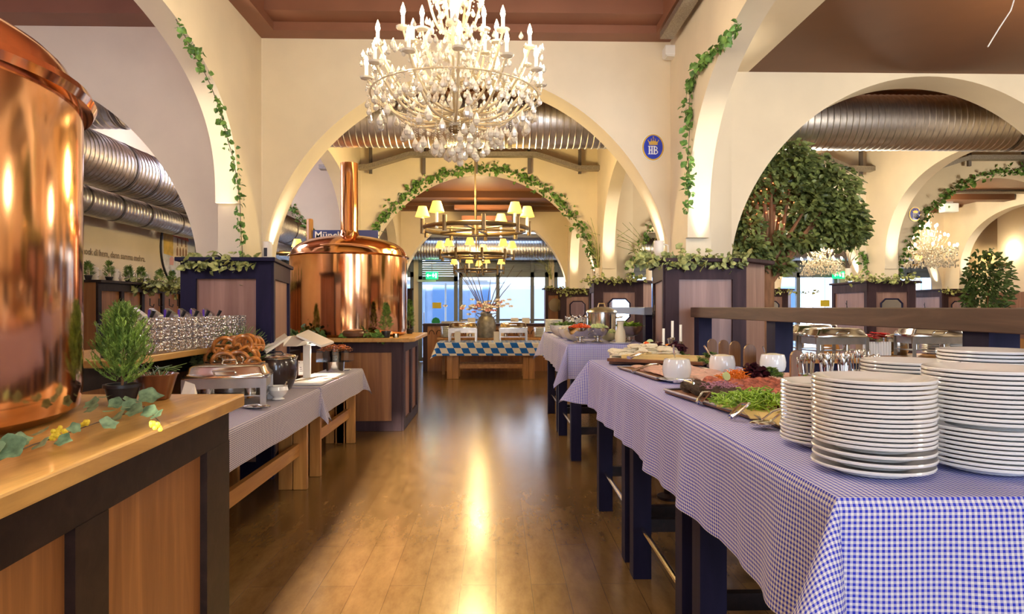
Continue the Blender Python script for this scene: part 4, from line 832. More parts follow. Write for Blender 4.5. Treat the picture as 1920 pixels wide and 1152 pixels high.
# lettering on the left wall and round mural
Y0=-XL*F/(930-166); o=text('hock di hera, dann samma mehra.',.118,(XL+.012,Y0-.02,2.155),(PI/2,0,PI/2),'bronze',None,'wall_lettering',.001,sx=.92); tag(o,'black gothic style wall lettering reading hock di hera, dann samma mehra','wall lettering')
t=T('round_mural','round wall picture of a yellow town house with red roofs','mural',(XL,10.85,2.42)); 
def disc(pl,dx,m,nm): 
    n=len(pl); MB().add([(dx,y,z) for y,z in pl],[tuple(range(n))]).build(nm,m,t)
MB().tube([(.01,.6*math.cos(a),.60*math.sin(a)) for a in [2*PI*i/48 for i in range(48)]],.018,6,closed=True).build('ring','iron_black',t)
mat('mural_sky',(.62,.64,.66),.7,var=.15,vscale=6); mat('mural_ochre',(.72,.48,.08),.7,var=.2,vscale=9); mat('mural_cream',(.78,.66,.45),.7,var=.15,vscale=9); mat('mural_red',(.72,.14,.03),.7,var=.2,vscale=9); mat('mural_grey',(.66,.66,.66),.7,var=.2,vscale=12); mat('mural_brown',(.30,.16,.07),.7); mat('mural_pink',(.75,.40,.36),.7); mat('mural_blue',(.2,.4,.7),.7)
disc([(.595*math.cos(a),.595*math.sin(a)) for a in [2*PI*i/48 for i in range(48)]],.004,'mural_sky','backing')
disc([(-.50,-.1),(-.2,-.12),(-.2,.26),(-.26,.30),(-.42,.26),(-.52,.24)],.006,'mural_ochre','yellow_house'); disc([(-.2,-.14),(.28,-.16),(.30,.22),(-.2,.22)],.0062,'mural_cream','town_hall'); disc([(-.23,.2),(.33,.16),(.24,.42),(-.1,.46),(-.16,.52),(-.2,.44)],.007,'mural_red','roof'); disc([(-.50,.22),(-.28,.24),(-.32,.4),(-.38,.44),(-.46,.36)],.007,'mural_red','roof')
disc([(-.56,-.14),(.56,-.16),(.5,-.32),(.3,-.5),(0,-.59),(-.3,-.5),(-.5,-.32)],.0065,'mural_grey','street')
for i in range(4): disc([(-.1+i*.1,-.1),(-.04+i*.1,-.1),(-.04+i*.1,.0),(-.07+i*.1,.05),(-.1+i*.1,.0)],.0085,'mural_brown','arcade')
for i in range(3): disc([(-.08+i*.14,.06),(-.04+i*.14,.06),(-.04+i*.14,.18),(-.08+i*.14,.18)],.0085,'mural_brown','window')
disc([(-.32,-.26),(-.2,-.26),(-.18,-.16),(-.25,-.12),(-.33,-.16)],.0088,'mural_pink','market_umbrella'); disc([(-.24,-.42),(-.18,-.42),(-.17,-.34),(-.24,-.33)],.0088,'mural_blue','figure')
# wall bench with little trees
t=T('wall_bench','long panelled bench back with coat hooks under the wall lettering','bench',(XL+.03,8.2,0)); MB().box(0,.22,0,3.6,0.001,1.80).build('body','panel_wood',t); f=MB()
f.box(.22,.25,0,3.6,1.70,1.80); 
for y in (0,.5,1.0,1.55,2.1,2.65,3.2,3.53): f.box(.22,.25,y,y+.07,.1,1.7)
f.build('frame','dark_wood',t); MB().box(-.02,.30,-.03,3.62,1.80,1.83).build('ledge','dark_wood',t)
for i,y in enumerate((1.2,1.45,1.75,2.0,2.3,2.5)): MB().tube([(.255,y,1.62),(.255,y,1.52),(.30,y,1.50),(.31,y,1.54)],.008,5).build('hook','iron_black',t)
fz=['first','second','third','fourth','fifth','sixth']
for i,(px,Yq) in enumerate(((177,8.3),(215,8.9),(250,9.35),(273,9.75),(307,10.25),(331,10.75))):
    conifer('potted_fir','%s small potted fir from the kettle along the bench ledge'%fz[i],(XL+.17,-(XL+.17)*F/(930-px),1.831),.20 if i!=1 else .25,.085,130,pot=(.055,.07,'black_plastic' if i else 'iron_black'),seed=50+i,cat='potted plant',group='little firs on the wall bench',fine=.05).scale=(.8,.8,.78)
garland('hop_garland','hop garland hanging over the bench ledge under the wall lettering',[(XL+.30,8.9,1.82),(XL+.30,10,1.80),(XL+.30,11.7,1.80)],420,.09,.07,.05,m='leaf_hop',seed=60)
for i,(px) in enumerate((197,234,262,286)): 
    Y=-(XL+.2)*F/(930-px); tt=T('stone_mug','%s beige stone mug between the little firs'%fz[i],'mug',(XL+.14,Y,1.831),0,'stone mugs on ledges'); MB().lathe([(.045,0),(.045,.16),(.04,.16),(.038,.02),(.001,.02)],n=14).build('body','petal_white',tt); MB().tube([(.04,0,.13),(.08,0,.12),(.08,0,.06),(.04,0,.04)],.007,5).build('handle','petal_white',tt)
# crates at left edge behind the kettle
t=T('bottle_crate','grey plastic crate stack left behind the fir','crate',(-3.05,3.2,0)); MB().box(0,.3,0,.35,.9,1.18).build('body','tray_steel',t); MB().box(0.02,.28,0.02,.33,0.001,.9).build('lower_cabinet','dark_wood',t); MB().box(.05,.25,.1,.12,1.18,1.33).build('notice_card','paper',t)
# mugs on pillar ledges
for (px,py,Y,l) in ((430,0,0,''),): pass
tt=T('stone_mug','small grey printed mug on the left pillar ledge corner','mug',(at(501,495,6.3).x,6.3,1.931),0,'stone mugs on ledges'); MB().lathe([(.045,0),(.047,.005),(.045,.18),(.041,.18),(.038,.02),(.001,.02)],n=18).build('body','petal_white',tt); MB().box(-.015,.015,-.048,-.046,.04,.12).build('print','ink',tt)
tt=T('stone_mug','white mug among hops on the right pillar ledge','mug',(at(1236,489,6.0).x,6.02,1.931),0,'stone mugs on ledges'); MB().lathe([(.045,0),(.047,.005),(.045,.17),(.041,.17),(.038,.02),(.001,.02)],n=18).build('body','petal_white',tt); MB().tube([(.04,0,.14),(.085,0,.13),(.085,0,.06),(.04,0,.04)],.008,6).build('handle','petal_white',tt)
# ---------------------------------------------------------------- crests HB
def crest(label,p,s):
    t=T('oval_crest',label,'sign',p,0,'blue oval crest signs',s); 
    def ell(a,b,y0,y1): return MB().add([(a*math.cos(k),y,b*math.sin(k)) for y in(y0,y1) for k in [2*PI*i/36 for i in range(36)]],[tuple(range(36))[::-1],tuple(range(36,72))]+[(i,(i+1)%36,36+(i+1)%36,36+i) for i in range(36)])
    ell(.118,.14,-.012,0).build('white_rim','hb_white',t); ell(.112,.134,-.016,-.01).build('gold_rim','hb_gold',t); ell(.096,.12,-.020,-.012).build('blue_field','hb_blue',t)
    c=MB(); 
    def pl(ps): n=len(ps); c.add([(x,-.024,z) for x,z in ps]+[(x,-.019,z) for x,z in ps],[tuple(range(n)),tuple(range(n,2*n))[::-1]]+[(i,n+i,n+(i+1)%n,(i+1)%n) for i in range(n)])
    pl([(-.042,.022),(.042,.022),(.045,.036),(-.045,.036)]); pl([(-.042,.038),(-.055,.065),(-.03,.052),(-.02,.075),(-.008,.054),(0,.085),(.008,.054),(.02,.075),(.03,.052),(.055,.065),(.042,.038)])
    for x,z in((-.053,.069),(-.02,.08),(.02,.08),(.053,.069)): c.ball((x,-.022,z),.006,6)
    c.ball((0,-.022,.092),.007,6).box(-.002,.002,-.024,-.02,.096,.11).box(-.006,.006,-.024,-.02,.102,.105); c.build('crown','hb_gold',t)
    h=MB()
    for x in(-.046,-.020,.004): h.box(x,x+.013,-.024,-.019,-.07,.010)
    for x in(-.052,-.026,-.002):
        for z in(-.072,.005): h.box(x,x+.022,-.0242,-.0188,z,z+.007)
    h.box(-.04,-.012,-.0235,-.019,-.034,-.026)
    for zc,rr,rx in((-.012,.022,.026),(-.05,.025,.031)):
        h.tube([(.012+rx*math.sin(a),-.0215,zc+rr*.82*math.cos(a)) for a in [PI*i/12 for i in range(13)]],[.003]+[.005]*11+[.003],6)
    h.build('letters_hb','hb_white',t,sharp=30); return t
crest('large blue oval sign with gold crown and letters HB on the near arch wall',at(1224,277,6.598),.98)
crest('blue oval HB sign on the arch wall right of the far pillar',at(1715,402,11.398),.92); crest('blue oval HB sign half covered by the tree leaves',at(1610,403,11.398),.92)
def onT(px,py,z):
    p=on(px,py,z)
    if p.y>4.93 or p.y<0: q=at(px,py,4.93); p=Vector((q.x,4.93,z))
    return p
# ---------------------------------------------------------------- food and ware on the near blue table
def rectboard(label,A,B,depth,th,m,name='serving_platter',cat='platter',group='platters on the near cloth',z=ZB+.004,rim=None):
    A=Vector(A);B=Vector(B); A.z=B.z=z; d=(B-A); L=d.length; ang=math.atan2(d.y,d.x); t=T(name,label,cat,A,ang,group)
    # local x along A->B, depth towards +X world
    s=1 if (Matrix.Rotation(ang,3,'Z')@Vector((0,1,0))).x>0 else -1
    y0,y1=(0,depth) if s>0 else (-depth,0)
    MB().box(0,L,y0,y1,0.001,th).build('board',m,t,bevel=.004)
    if rim: f=MB().tube([(0,y0,th+.004),(L,y0,th+.004),(L,y1,th+.004),(0,y1,th+.004)],.006,6,closed=True); f.build('rim',rim,t)
    return t,L,s
def slices(t,x0,x1,y0,y1,nx,ny,m,name,r=.05,th=.008,z=.03,tilt=.35,group=None,seed=1,sq=False,jit=.008):
    """overlapping slices as one heap part"""
    rnd=random.Random(seed); mb=MB()
    for j in range(ny):
        for i in range(nx):
            x=x0+(x1-x0)*(i+.5)/nx+rnd.uniform(-jit,jit); y=y0+(y1-y0)*(j+.5)/ny+rnd.uniform(-jit,jit); mb.M=Matrix.Translation((x,y,z+rnd.uniform(-.003,.003)))@Matrix.Rotation(tilt+rnd.uniform(-.08,.08),4,'Y')@Matrix.Rotation(rnd.uniform(-.5,.5),4,'Z')
            if sq: mb.box(-r,r,-r,r,-th/2,th/2)
            else: mb.lathe([(.001,-th/2),(r,-th/2),(r*1.02,0),(r,th/2),(.001,th/2)],n=12,sx=1,sy=.8,wav=lambda a,zz:1+.06*math.sin(3*a+i))
    mb.M=None; return tag(mb.build(name,m,t),kind='stuff')
def shreds(name,label,c,r,h,n,m,L,w,seed,cat='garnish',group='heaps of garnish',curl=.3,leafy=False):
    rnd=random.Random(seed); mb=MB()
    for i in range(n):
        a=rnd.uniform(0,6.3); u=rnd.random()**.6; q=Vector((math.cos(a)*u*r,math.sin(a)*u*r,h*(1-u*u)*rnd.uniform(.3,1)+.004)); b=rnd.uniform(0,6.3); d=Vector((math.cos(b),math.sin(b),rnd.uniform(-.3,.6)))*L*rnd.uniform(.5,1)
        if leafy: mb.leaf(q,d,(rnd.uniform(-1,1),rnd.uniform(-1,1),1),L*rnd.uniform(.6,1.1),w,.5,.3)
        else: mb.tube([q,q+d*.5+Vector((0,0,L*curl*rnd.uniform(-.3,1))),q+d],w,4)
    o=mb.build(name,m,None,loc=c); tag(o,label,cat,group,'stuff'); return o
def bowlw(label,px,py,w,z=ZB+.004,fill='cream_sauce',dz=0,sau=True,handle=(-.03,-.04,.19),Y=None):
    p=onT(px,py,z) if Y is None else Vector((at(px,py,Y).x,Y,z)); r=w/2
    if sau: s_=saucer(label.replace('bowl','saucer under the bowl',1),(p.x,p.y,z),r*1.25); z+=.008
    t=T('white_bowl',label,'bowl',(p.x,p.y,z),0,'white dip bowls'); H=r*1.5
    MB().lathe([(r*.6,0),(r*.66,.004),(r*.90,H*.16),(r*.99,H*.38),(r,H*.6),(r*.93,H*.86),(r*.86,H),(r*.82,H),(r*.88,H*.8),(r*.6,H*.25),(.001,H*.22)],n=40).build('bowl','porcelain',t)
    MB().lathe([(r*.84,H*.9),(r*.6,H*1.02),(r*.3,H*1.06),(.001,H*1.02)],n=20).build('dip',fill,t)
    MB().tube([(.0,0,H*.8),Vector(handle)*.7+Vector((0,0,.0)),Vector(handle)],[.004,.004,.006],6).build('spoon','steel',t)
    return t
# platter with roast slices, greens and cheese
A=onT(1246,735,ZB+.01); B=onT(1478,806,ZB+.01)
t,L,s=rectboard('long platter heaped with pink roast slices, greens and cheese near the plates',A,B,.56,.012,'board_wood',rim='steel_brushed'); platter=t
slices(t,.06,L*.80,s*.16,s*.46,13,4,'meat','roast_slices',.058,.009,.045,.55,seed=3); slices(t,.05,L*.5,s*.07,s*.16,9,2,'meat_crust','herb_crust',.045,.02,.035,.5,seed=4)
slices(t,L*.55,L*1.0,s*.30,s*.54,8,3,'meat','roast_slices',.05,.009,.04,.5,seed=5)
slices(t,L*.5,L*.98,s*.01,s*.11,6,2,'cheese','cheese_slices',.05,.004,.02,.12,seed=6,sq=True)
def onp(px,py,dz): return onT(px,py,ZB+dz)
q=onp(1425,760,.03); shreds('green_salad','bright green cut salad strips piled on the roast platter',(q.x,q.y,ZB+.03),.16,.05,700,'greens',.05,.0022,21,group='greens on the platter')
q=onp(1375,715,.06); shreds('carrot_shreds','orange carrot shreds heaped on the roast slices',(q.x,q.y,ZB+.06),.065,.045,330,'carrot',.035,.0014,22)
q=onp(1355,732,.05); shreds('onion_rings','purple onion rings lying in front of the carrot shreds',(q.x,q.y,ZB+.055),.07,.02,160,'onion',.035,.0018,23)
q=onp(1413,708,.07); shreds('radicchio_leaves','dark purple curly salad leaves behind the carrot shreds',(q.x,q.y,ZB+.055),.065,.075,260,'radicchio',.035,.03,24,leafy=True)
q=onp(1442,702,.07); shreds('parsley_sprigs','green parsley sprigs right of the dark purple leaves',(q.x,q.y,ZB+.055),.055,.05,200,'leaf_green',.03,.014,25,leafy=True)
q=onp(1362,706,.10); tag(MB().lathe([(.001,-.003),(.019,-.003),(.019,.003),(.001,.003)],n=16).build('cucumber_slice','cucumber',loc=(q.x,q.y,ZB+.10)),'cucumber slice standing behind the carrot shreds','cucumber slice'); bpy.data.objects['cucumber_slice'].rotation_euler=(R(75),0,R(20))
z=.03
tongs('silver tongs gripping the left edge of the roast platter',onp(1300,728,z+.03),onp(1268,716,z)); tongs('silver tongs lying over the front edge of the roast platter',onp(1330,745,z),onp(1312,762,.0)+Vector((0,0,.01)))
tongs('silver tongs at the platter corner below the greens',onp(1405,768,z+.01),onp(1372,785,.012)); spoon('first silver serving spoon hanging over the cheese corner',onp(1470,768,z+.02),onp(1415,800,.01),.024); spoon('second silver serving spoon hanging over the cheese corner',onp(1480,775,z+.02),onp(1433,802,.01),.024)
# ham platter
A=onT(1158,690,ZB+.01); B=onT(1232,712,ZB+.01); t,L,s=rectboard('patterned platter of pink ham slices behind the first white bowl',A,B,.5,.01,'board_wood',rim='steel_brushed'); slices(t,.1,L-.08,s*.06,s*.44,9,4,'ham','ham_slices',.06,.004,.022,.15,seed=7)
tongs('silver tongs resting on the ham platter',onT(1235,690,ZB+.04),onT(1185,698,ZB+.015)); 
# cheese boards
A=onT(1140,681,ZB+.01); B=onT(1262,672,ZB+.01)
def plank(label,pts_,z,th=.022): 
    o=Vector((pts_[0].x,pts_[0].y,z)); t=T('wooden_board',label,'cutting board',o,0,'wooden serving boards'); MB().prism([(p.x-o.x,p.y-o.y) for p in pts_][::-1],0,th).build('board','board_wood',t,bevel=.003); return t,o
Q=lambda px,Y,z:Vector((at(px,600,Y).x,Y,z))
t,o=plank('bark edged board with yellow cheese slices, its tip at the table edge',[Q(1318,4.20,0),Q(1138,4.55,0),Q(1180,4.72,0),Q(1335,4.50,0)],ZB+.0275)
m=MB(); a,b_,c_,d_=[Q(*k)-o for k in((1165,4.54,0),(1308,4.25,0),(1322,4.46,0),(1190,4.68,0))]; m.prism([(p.x,p.y) for p in (a,b_,c_,d_)],.022,.045); m.build('cheese_slices','cheese',t)
t,o=plank('bark edged board with white soft cheese slices behind the yellow cheese board',[Q(1262,4.5,0),Q(1142,4.6,0),Q(1150,4.95,0),Q(1275,4.95,0)],ZB+.004)
rnd=random.Random(4); m=MB()
for i in range(190):
    f=rnd.random(); g=rnd.random(); p=at(1150+f*118,660,4.60+.33*g)-o; m.M=Matrix.Translation((p.x,p.y,.03+.10*math.sin(PI*min(1,.15+g*.7))*(.55+.45*math.sin(PI*f))*rnd.uniform(.5,1)))@Matrix.Rotation(rnd.uniform(-.6,.6),4,'X')@Matrix.Rotation(rnd.uniform(0,3),4,'Z'); m.lathe([(.001,-.003),(.045,-.003),(.046,.003),(.001,.004)],n=8,sy=.7)
m.M=None; tag(m.build('soft_cheese_slices','soft_cheese',t),kind='stuff')
t,o=plank('round ended board with sliced cheese behind the first white bowl',[Q(1375,4.35,0),Q(1325,4.35,0),Q(1290,4.93,0),Q(1335,4.93,0)],ZB+.004)
slices(t,-.2,-.06,.03,.2,3,3,'cheese','cheese_slices',.05,.006,.03,.2,seed=8)
for px,py,l,m_,Y in ((1213,648,'red tomato half on the soft cheese board','tomato',5.0),(1252,653,'orange tomato piece left of the tilted spoon','carrot',4.9)):
    p=at(px,py,min(Y,4.9)); tag(MB().ball((0,0,0),.032,14).build('tomato',m_,loc=p),l,'tomato')
p=at(1219,644,4.88); c=MB().lathe([(.001,-.004),(.03,-.004),(.03,.004),(.001,.004)],n=16).build('cucumber_slice','cucumber',loc=p); c.rotation_euler=(R(80),R(10),R(-20)); tag(c,'round cucumber slice standing right of the red tomato','cucumber slice')
for px,py,l,seed in ((1228,650,'dark salad leaves right of the cucumber slice',31),(1268,652,'dark salad leaves behind the first white bowl',32)): q=at(px,py+4,4.85); shreds('salad_leaves',l,(q.x,q.y,q.z-.01),.06,.05,120,'radicchio',.04,.03,seed,leafy=True)
for px,py,l,seed in ((1272,668,'green garnish on the round ended board',33),(1312,683,'green cress heap left of the second white bowl',34),(1332,672,'cress behind the second white bowl',35)): q=onT(px,py,ZB+.03); shreds('green_garnish',l,(q.x,q.y,ZB+.03),.06,.04,150,'leaf_green',.035,.012,seed,leafy=True)
for px,py,l in ((1190,652,'folded tongs with dark grips on the soft cheese board'),(1195,668,'tongs with dark grips on the yellow cheese board')): q=onT(px,py,ZB+.07); tongs(l,q+Vector((.08,.05,.0)),q+Vector((-.07,-.06,-.01)))
A=onT(1262,700,ZB+.01); B=onT(1345,700,ZB+.01)
t,L,s=rectboard('patterned platter with carrot strips and cold cuts between the white bowls',onT(1250,708,ZB+.01),onT(1290,722,ZB+.01),.75,.01,'board_wood',rim='steel_brushed'); slices(t,.05,L,s*.1,s*.7,4,8,'ham','cold_cuts',.055,.005,.022,.15,seed=9)
bowlw('white ceramic bowl with horseshoe emblem on a saucer by the table edge',1269,716,.150)
bowlw('white ceramic bowl behind the roast platter, handle tilted left',1354,703,.150,sau=False,handle=(-.10,.02,.17))
bowlw('white ceramic bowl with mustard cream nearest the rail post',1449,700,.150,sau=False,handle=(-.06,.0,.16))
tt=[o for o in bpy.data.objects if o.name.startswith('white_bowl')][0]; MB().tube([(-.018+.0*k,0,0) for k in (0,)]*1+[(.02*math.sin(a),-.078+.004*abs(math.sin(a)),.052-.022*math.cos(a)) for a in [R(-140+i*28) for i in range(11)]],.002,5).build('emblem','porcelain',tt) if False else None
# cutlery jugs
def jug(label,loc,r=.042,h=.13,n=14,seed=1,m='steel',cm='steel',handle=True,kind='spoon',group='cutlery jugs'):
    rnd=random.Random(seed); t=T('cutlery_jug',label,'cutlery jug',loc,0,group); MB().lathe([(r*.9,0),(r*.95,.004),(r*.9,h*.5),(r,h),(r*.96,h),(r*.85,h*.5),(.001,.01)],n=22).build('cup',m,t)
    if handle: MB().tube([(-r*.95,0,h*.85),(-r*1.7,0,h*.75),(-r*1.7,0,h*.35),(-r*.9,0,h*.2)],.005,6).build('handle',m,t)
    for i in range(n):
        a=rnd.uniform(0,6.3); u=rnd.uniform(.2,.8)*r; b=Vector((math.cos(a)*u*.4,math.sin(a)*u*.4,.02)); e=Vector((math.cos(a)*u*1.4,math.sin(a)*u*1.4,h+rnd.uniform(.03,.06))); q=MB().tube([b,b.lerp(e,.7),e],[.004,.003,.0025],5)
        q.M=Matrix.Translation(e)@Matrix.Rotation(a,4,'Z'); q.ball((0,0,.01),.010,8,2.0,.35,1); q.M=None; q.build('cutlery',cm,t)
    return t
for i,(px,py,w_,l) in enumerate(((1517,712,.040,'steel cutlery jug with looped handles, leftmost of the jugs'),(1548,714,.040,'cutlery jug with round handle, second from the picket'),(1578,718,.042,'bright steel cutlery jug in the middle of the row'),(1607,718,.045,'bright steel cutlery jug right of the middle one'),(1636,714,.045,'dark cutlery jug beside the tall plate stack'))):
    p=onT(px,py+8,ZB+.004); p.y=min(p.y,2.95); q=at(px,py,2.62+.05*i); jug(l,(q.x,q.y,ZB+.004),w_,.13,10,40+i,'steel' if i!=4 else 'glass_arm' if False else 'steel_brushed')
# ---------------------------------------------------------------- second blue table
z2=ZB2+.004
stack(at(1036,0,9.2).x+.02,9.2,z2,13,.125,.0135,'in the left stack behind the stockpot','plates behind the stockpot',seed=11)
stack(at(1072,0,9.3).x+.05,9.25,z2,14,.125,.0135,'in the right stack behind the stockpot','plates behind the stockpot',seed=12)
def sbowl(label,px,py,Y,r,m,top,tm,seed,foot=True,group='salad bowls'):
    p=at(px,py,Y); t=T('salad_bowl',label,'bowl',(p.x,Y,z2),0,group); h0=.045 if foot else 0; H=r*.85
    if foot: MB().lathe([(r*.5,0),(r*.52,.006),(r*.2,.02),(r*.2,h0)],n=28).build('foot','steel',t)
    MB().lathe([(r*.25,h0),(r*.7,h0+H*.25),(r*.95,h0+H*.7),(r,h0+H),(r*.97,h0+H),(r*.9,h0+H*.7),(.001,h0+H*.2)],n=36).build('bowl',m,t); rnd=random.Random(seed); q=MB()
    for i in range(130):
        a=rnd.uniform(0,6.3); u=rnd.random()**.6*r*.85; c=Vector((math.cos(a)*u,math.sin(a)*u,h0+H*.95+.04*(1-(u/r)**2)*rnd.random()))
        if tm in('leaf_green','greens'): q.leaf(c,(math.cos(a),math.sin(a),rnd.uniform(-.2,.8)),(0,0,1),.05,.035)
        else: q.ball(c,rnd.uniform(.010,.018),7,.8)
    tag(q.build('filling',tm,t),kind='stuff'); return t
sbowl('white bowl with green salad at the table corner',1058,655,7.75,.17,'porcelain','g','leaf_green',1,False)
sbowl('white bowl of light salad in front of the green salad bowl',1070,660,7.2,.14,'porcelain','g','soft_cheese',2,False)
sbowl('cream bowl partly behind the tomato bowl',1080,665,6.95,.13,'soft_cheese','g','soft_cheese',3,False)
sbowl('footed steel bowl full of red tomato pieces',1087,662,6.62,.125,'steel','g','tomato',4)
sbowl('footed steel bowl of pale cucumber salad left of the carafe',1120,662,6.75,.12,'steel','g','cucumber',5)
sbowl('pale green bowl between the steel bowl and the carafe',1142,660,6.98,.10,'yellow_rice','g','cucumber',6,False)
sbowl('footed steel bowl with green leaves behind the carafe',1180,660,6.9,.135,'steel_brushed','g','greens',7)
t=T('stockpot','large steel stockpot with glass lid and side handles','pot',(at(1128,0,7.7).x,7.7,z2)); MB().lathe([(.15,0),(.155,.005),(.165,.12),(.165,.245),(.172,.25),(.172,.256)],n=48).build('body','steel',t); MB().lathe([(.172,.257),(.16,.275),(.08,.305),(.001,.312)],n=48).build('lid','steel_brushed',t)
MB().tube([(-.04,0,.308),(-.03,0,.345),(.03,0,.345),(.04,0,.308)],.007,6).build('lid_handle','gold_leaf',t)
for sx in(-1,1): MB().tube([(sx*.165,-.04,.2),(sx*.225,-.035,.21),(sx*.225,.035,.21),(sx*.165,.04,.2)],.008,6).build('handle','steel',t)
t.scale=(1.05,1.05,1.15); t.location.z=z2
for i,(px,l) in enumerate(((1066,'jar of upright forks left of the stockpot'),(1082,'jar of upright spoons left of the stockpot'),(1098,'jar of knives touching the stockpot'))): jug(l,(at(px,0,8.1).x,8.1,z2),.055,.17,9,60+i,'clear_glass','steel',False,group='cutlery jars by the stockpot')
t=T('carafe','white glass carafe of dressing standing on a saucer','carafe',(at(1164,0,6.5).x,6.52,z2)); MB().lathe([(.10,0),(.11,.012),(.105,.014),(.06,.006),(.001,.006)],n=28).build('saucer','porcelain',t)
MB().lathe([(.045,.008),(.05,.02),(.055,.06),(.045,.12),(.028,.165),(.03,.19),(.042,.215),(.038,.215),(.001,.19)],n=28).build('bottle','cream_sauce',t)
t=T('candelabra','ornate silver candelabra with white candles behind the blue cloth','candelabra',(at(1256,0,5.6).x,5.35,ZB+.0)); t.location=(at(1256,0,5.2).x,5.2,.001)
MB().lathe([(.07,1.02),(.075,1.03),(.03,1.05),(.012,1.09),(.02,1.13),(.010,1.16),(.014,1.22),(.022,1.25),(.001,1.26)],n=16).build('stem','steel',t); MB().lathe([(.10,0),(.10,.02),(.05,.04),(.05,.98),(.09,1.0),(.09,1.02)],n=20).build('pedestal','dark_wood',t)
for dx,zt in((-.05,1.30),(.02,1.36),(.085,1.33)):
    MB().tube([(0,0,1.17),(dx*.6,0,1.13),(dx,0,1.16),(dx,0,zt-.11)],.005,6).build('arm','steel',t); MB().lathe([(.018,zt-.12),(.02,zt-.10),(.001,zt-.1)],(dx,0,0),12).build('cup','steel',t); MB().cyl((dx,0,zt-.10),(dx,0,zt+.03),.010).build('candle','candle_wax',t)
# ---------------------------------------------------------------- far middle table with lozenge cloth
t=T('trestle_table','pine trestle table under the blue and white lozenge cloth','table',(-1.18,13.82,0),0,'far tables')
MB().box(0,2.1,0,.85,.71,.76).build('tabletop','pine_rail',t)
for x in (.16,1.74):
    for y in(.06,.58):
        for k in(0,.125): MB().box(x+k,x+k+.12,y,y+.05,.001,.71).build('leg','pine',t,bevel=.004)
    MB().box(x+.09,x+.14,.12,.58,.48,.6).build('cross_board','pine',t)
for y in(.07,.6): MB().box(.42,1.74,y,y+.04,.22,.31).build('rail','pine_rail',t)
MB().box(.1,1.95,.45,.75,.5,.53).build('lower_shelf','pine_rail',t)
cloth('lozenge_cloth','blue and white diamond patterned cloth on the far middle table',-1.22,.95,13.78,14.70,.765,.27,'lozenge_blue',amp=.008,seed=8,group='patterned cloths',flare=.5)
tag(MB().box(-.9,.6,14.9,14.95,.42,.62).build('folded_cloth','lozenge_blue'),'dark blue cloth bundle glimpsed beneath the far middle table','cloth') if False else None
chafer('far left chafing dish on the lozenge cloth',(at(868,0,14.2).x,14.2,.768),0,.62,.38,.30,group='far chafing dishes'); chafer('far right chafing dish on the lozenge cloth',(at(962,0,14.2).x,14.2,.768),0,.62,.38,.30,group='far chafing dishes')
MB_s=T('wood_shelf','pine plank shelf behind the far chafing dishes','shelf',(-1.3,14.72,0)); MB().box(0,2.9,0,.30,.78,.82).build('shelf_board','pine_rail',MB_s); [MB().box(x,x+.06,.1,.16,.001,.78).build('leg','pine',MB_s) for x in (.1,2.7)]
for k,(px,l,n) in enumerate(((838,'in the far left stack beside the milk can table',11),(1012,'in the far right stack beside the milk can table',10))):
    stack(at(px,0,14.9).x,14.88,.824,n,.14,.022,l,'plates on the far shelf',seed=20+k)
p=at(912,655,13.95); t=T('milk_can','old grey metal milk can holding twigs and flowers','vase',(at(912,0,14.85).x,14.86,.822)); MB().lathe([(.17,0),(.18,.02),(.185,.30),(.15,.38),(.11,.42),(.115,.47),(.10,.47),(.1,.42),(.001,.4)],n=32).build('can','can_grey',t)
for sx in(-1,1): MB().tube([(sx*.14,0,.39),(sx*.2,0,.44),(sx*.17,0,.47),(sx*.11,0,.45)],.01,6).build('handle','can_grey',t)
t.scale=(1.15,)*3
t3=T('twig_bouquet','tall bare twigs with pale flowers standing in the milk can','bouquet',(t.location.x,14.86,1.28)); rnd=random.Random(77)
for i,(dx,h) in enumerate(((-.95,1.45),(-.75,1.5),(-.6,1.05),(-.35,1.5),(-.5,1.3),(.1,.9),(.35,1.0),(.62,1.15),(.8,1.05))): MB().tube([(0,0,0),(dx*.45,rnd.uniform(-.1,.1),h*.5),(dx,rnd.uniform(-.1,.1),h)],[.012,.009,.005],5).build('twig','twig',t3)
for mm,n in(('petal_white',60),('petal_pink',18)):
    q=MB()
    for i in range(n):
        c=Vector((rnd.gauss(0,.22),rnd.gauss(0,.08),.22+rnd.gauss(0,.08)))
        for k in range(5): a=k*1.256; q.leaf(c,(math.cos(a),math.sin(a)*.5,.3),(0,-1,.3),.06,.05)
    tag(q.build('flowers',mm,t3),kind='stuff')
for px,py,l in((858,700,'small white card stand left of the far left chafing dish'),(931,700,'small white card stand between the far chafing dishes')): tag(MB().box(-.06,.06,-.01,.01,0,.22).build('card_stand','paper',loc=(at(px,0,13.9).x,13.9,.768)),l,'menu stand','far card stands')
for px,l in((884,'cream box on top of the far left chafing dish'),(936,'cream box right of the milk can')): tag(MB().box(-.11,.11,-.05,.05,0,.12).build('cream_box','petal_white',loc=(at(px,0,15.0).x,14.95,.822)),l,'box','cream boxes')
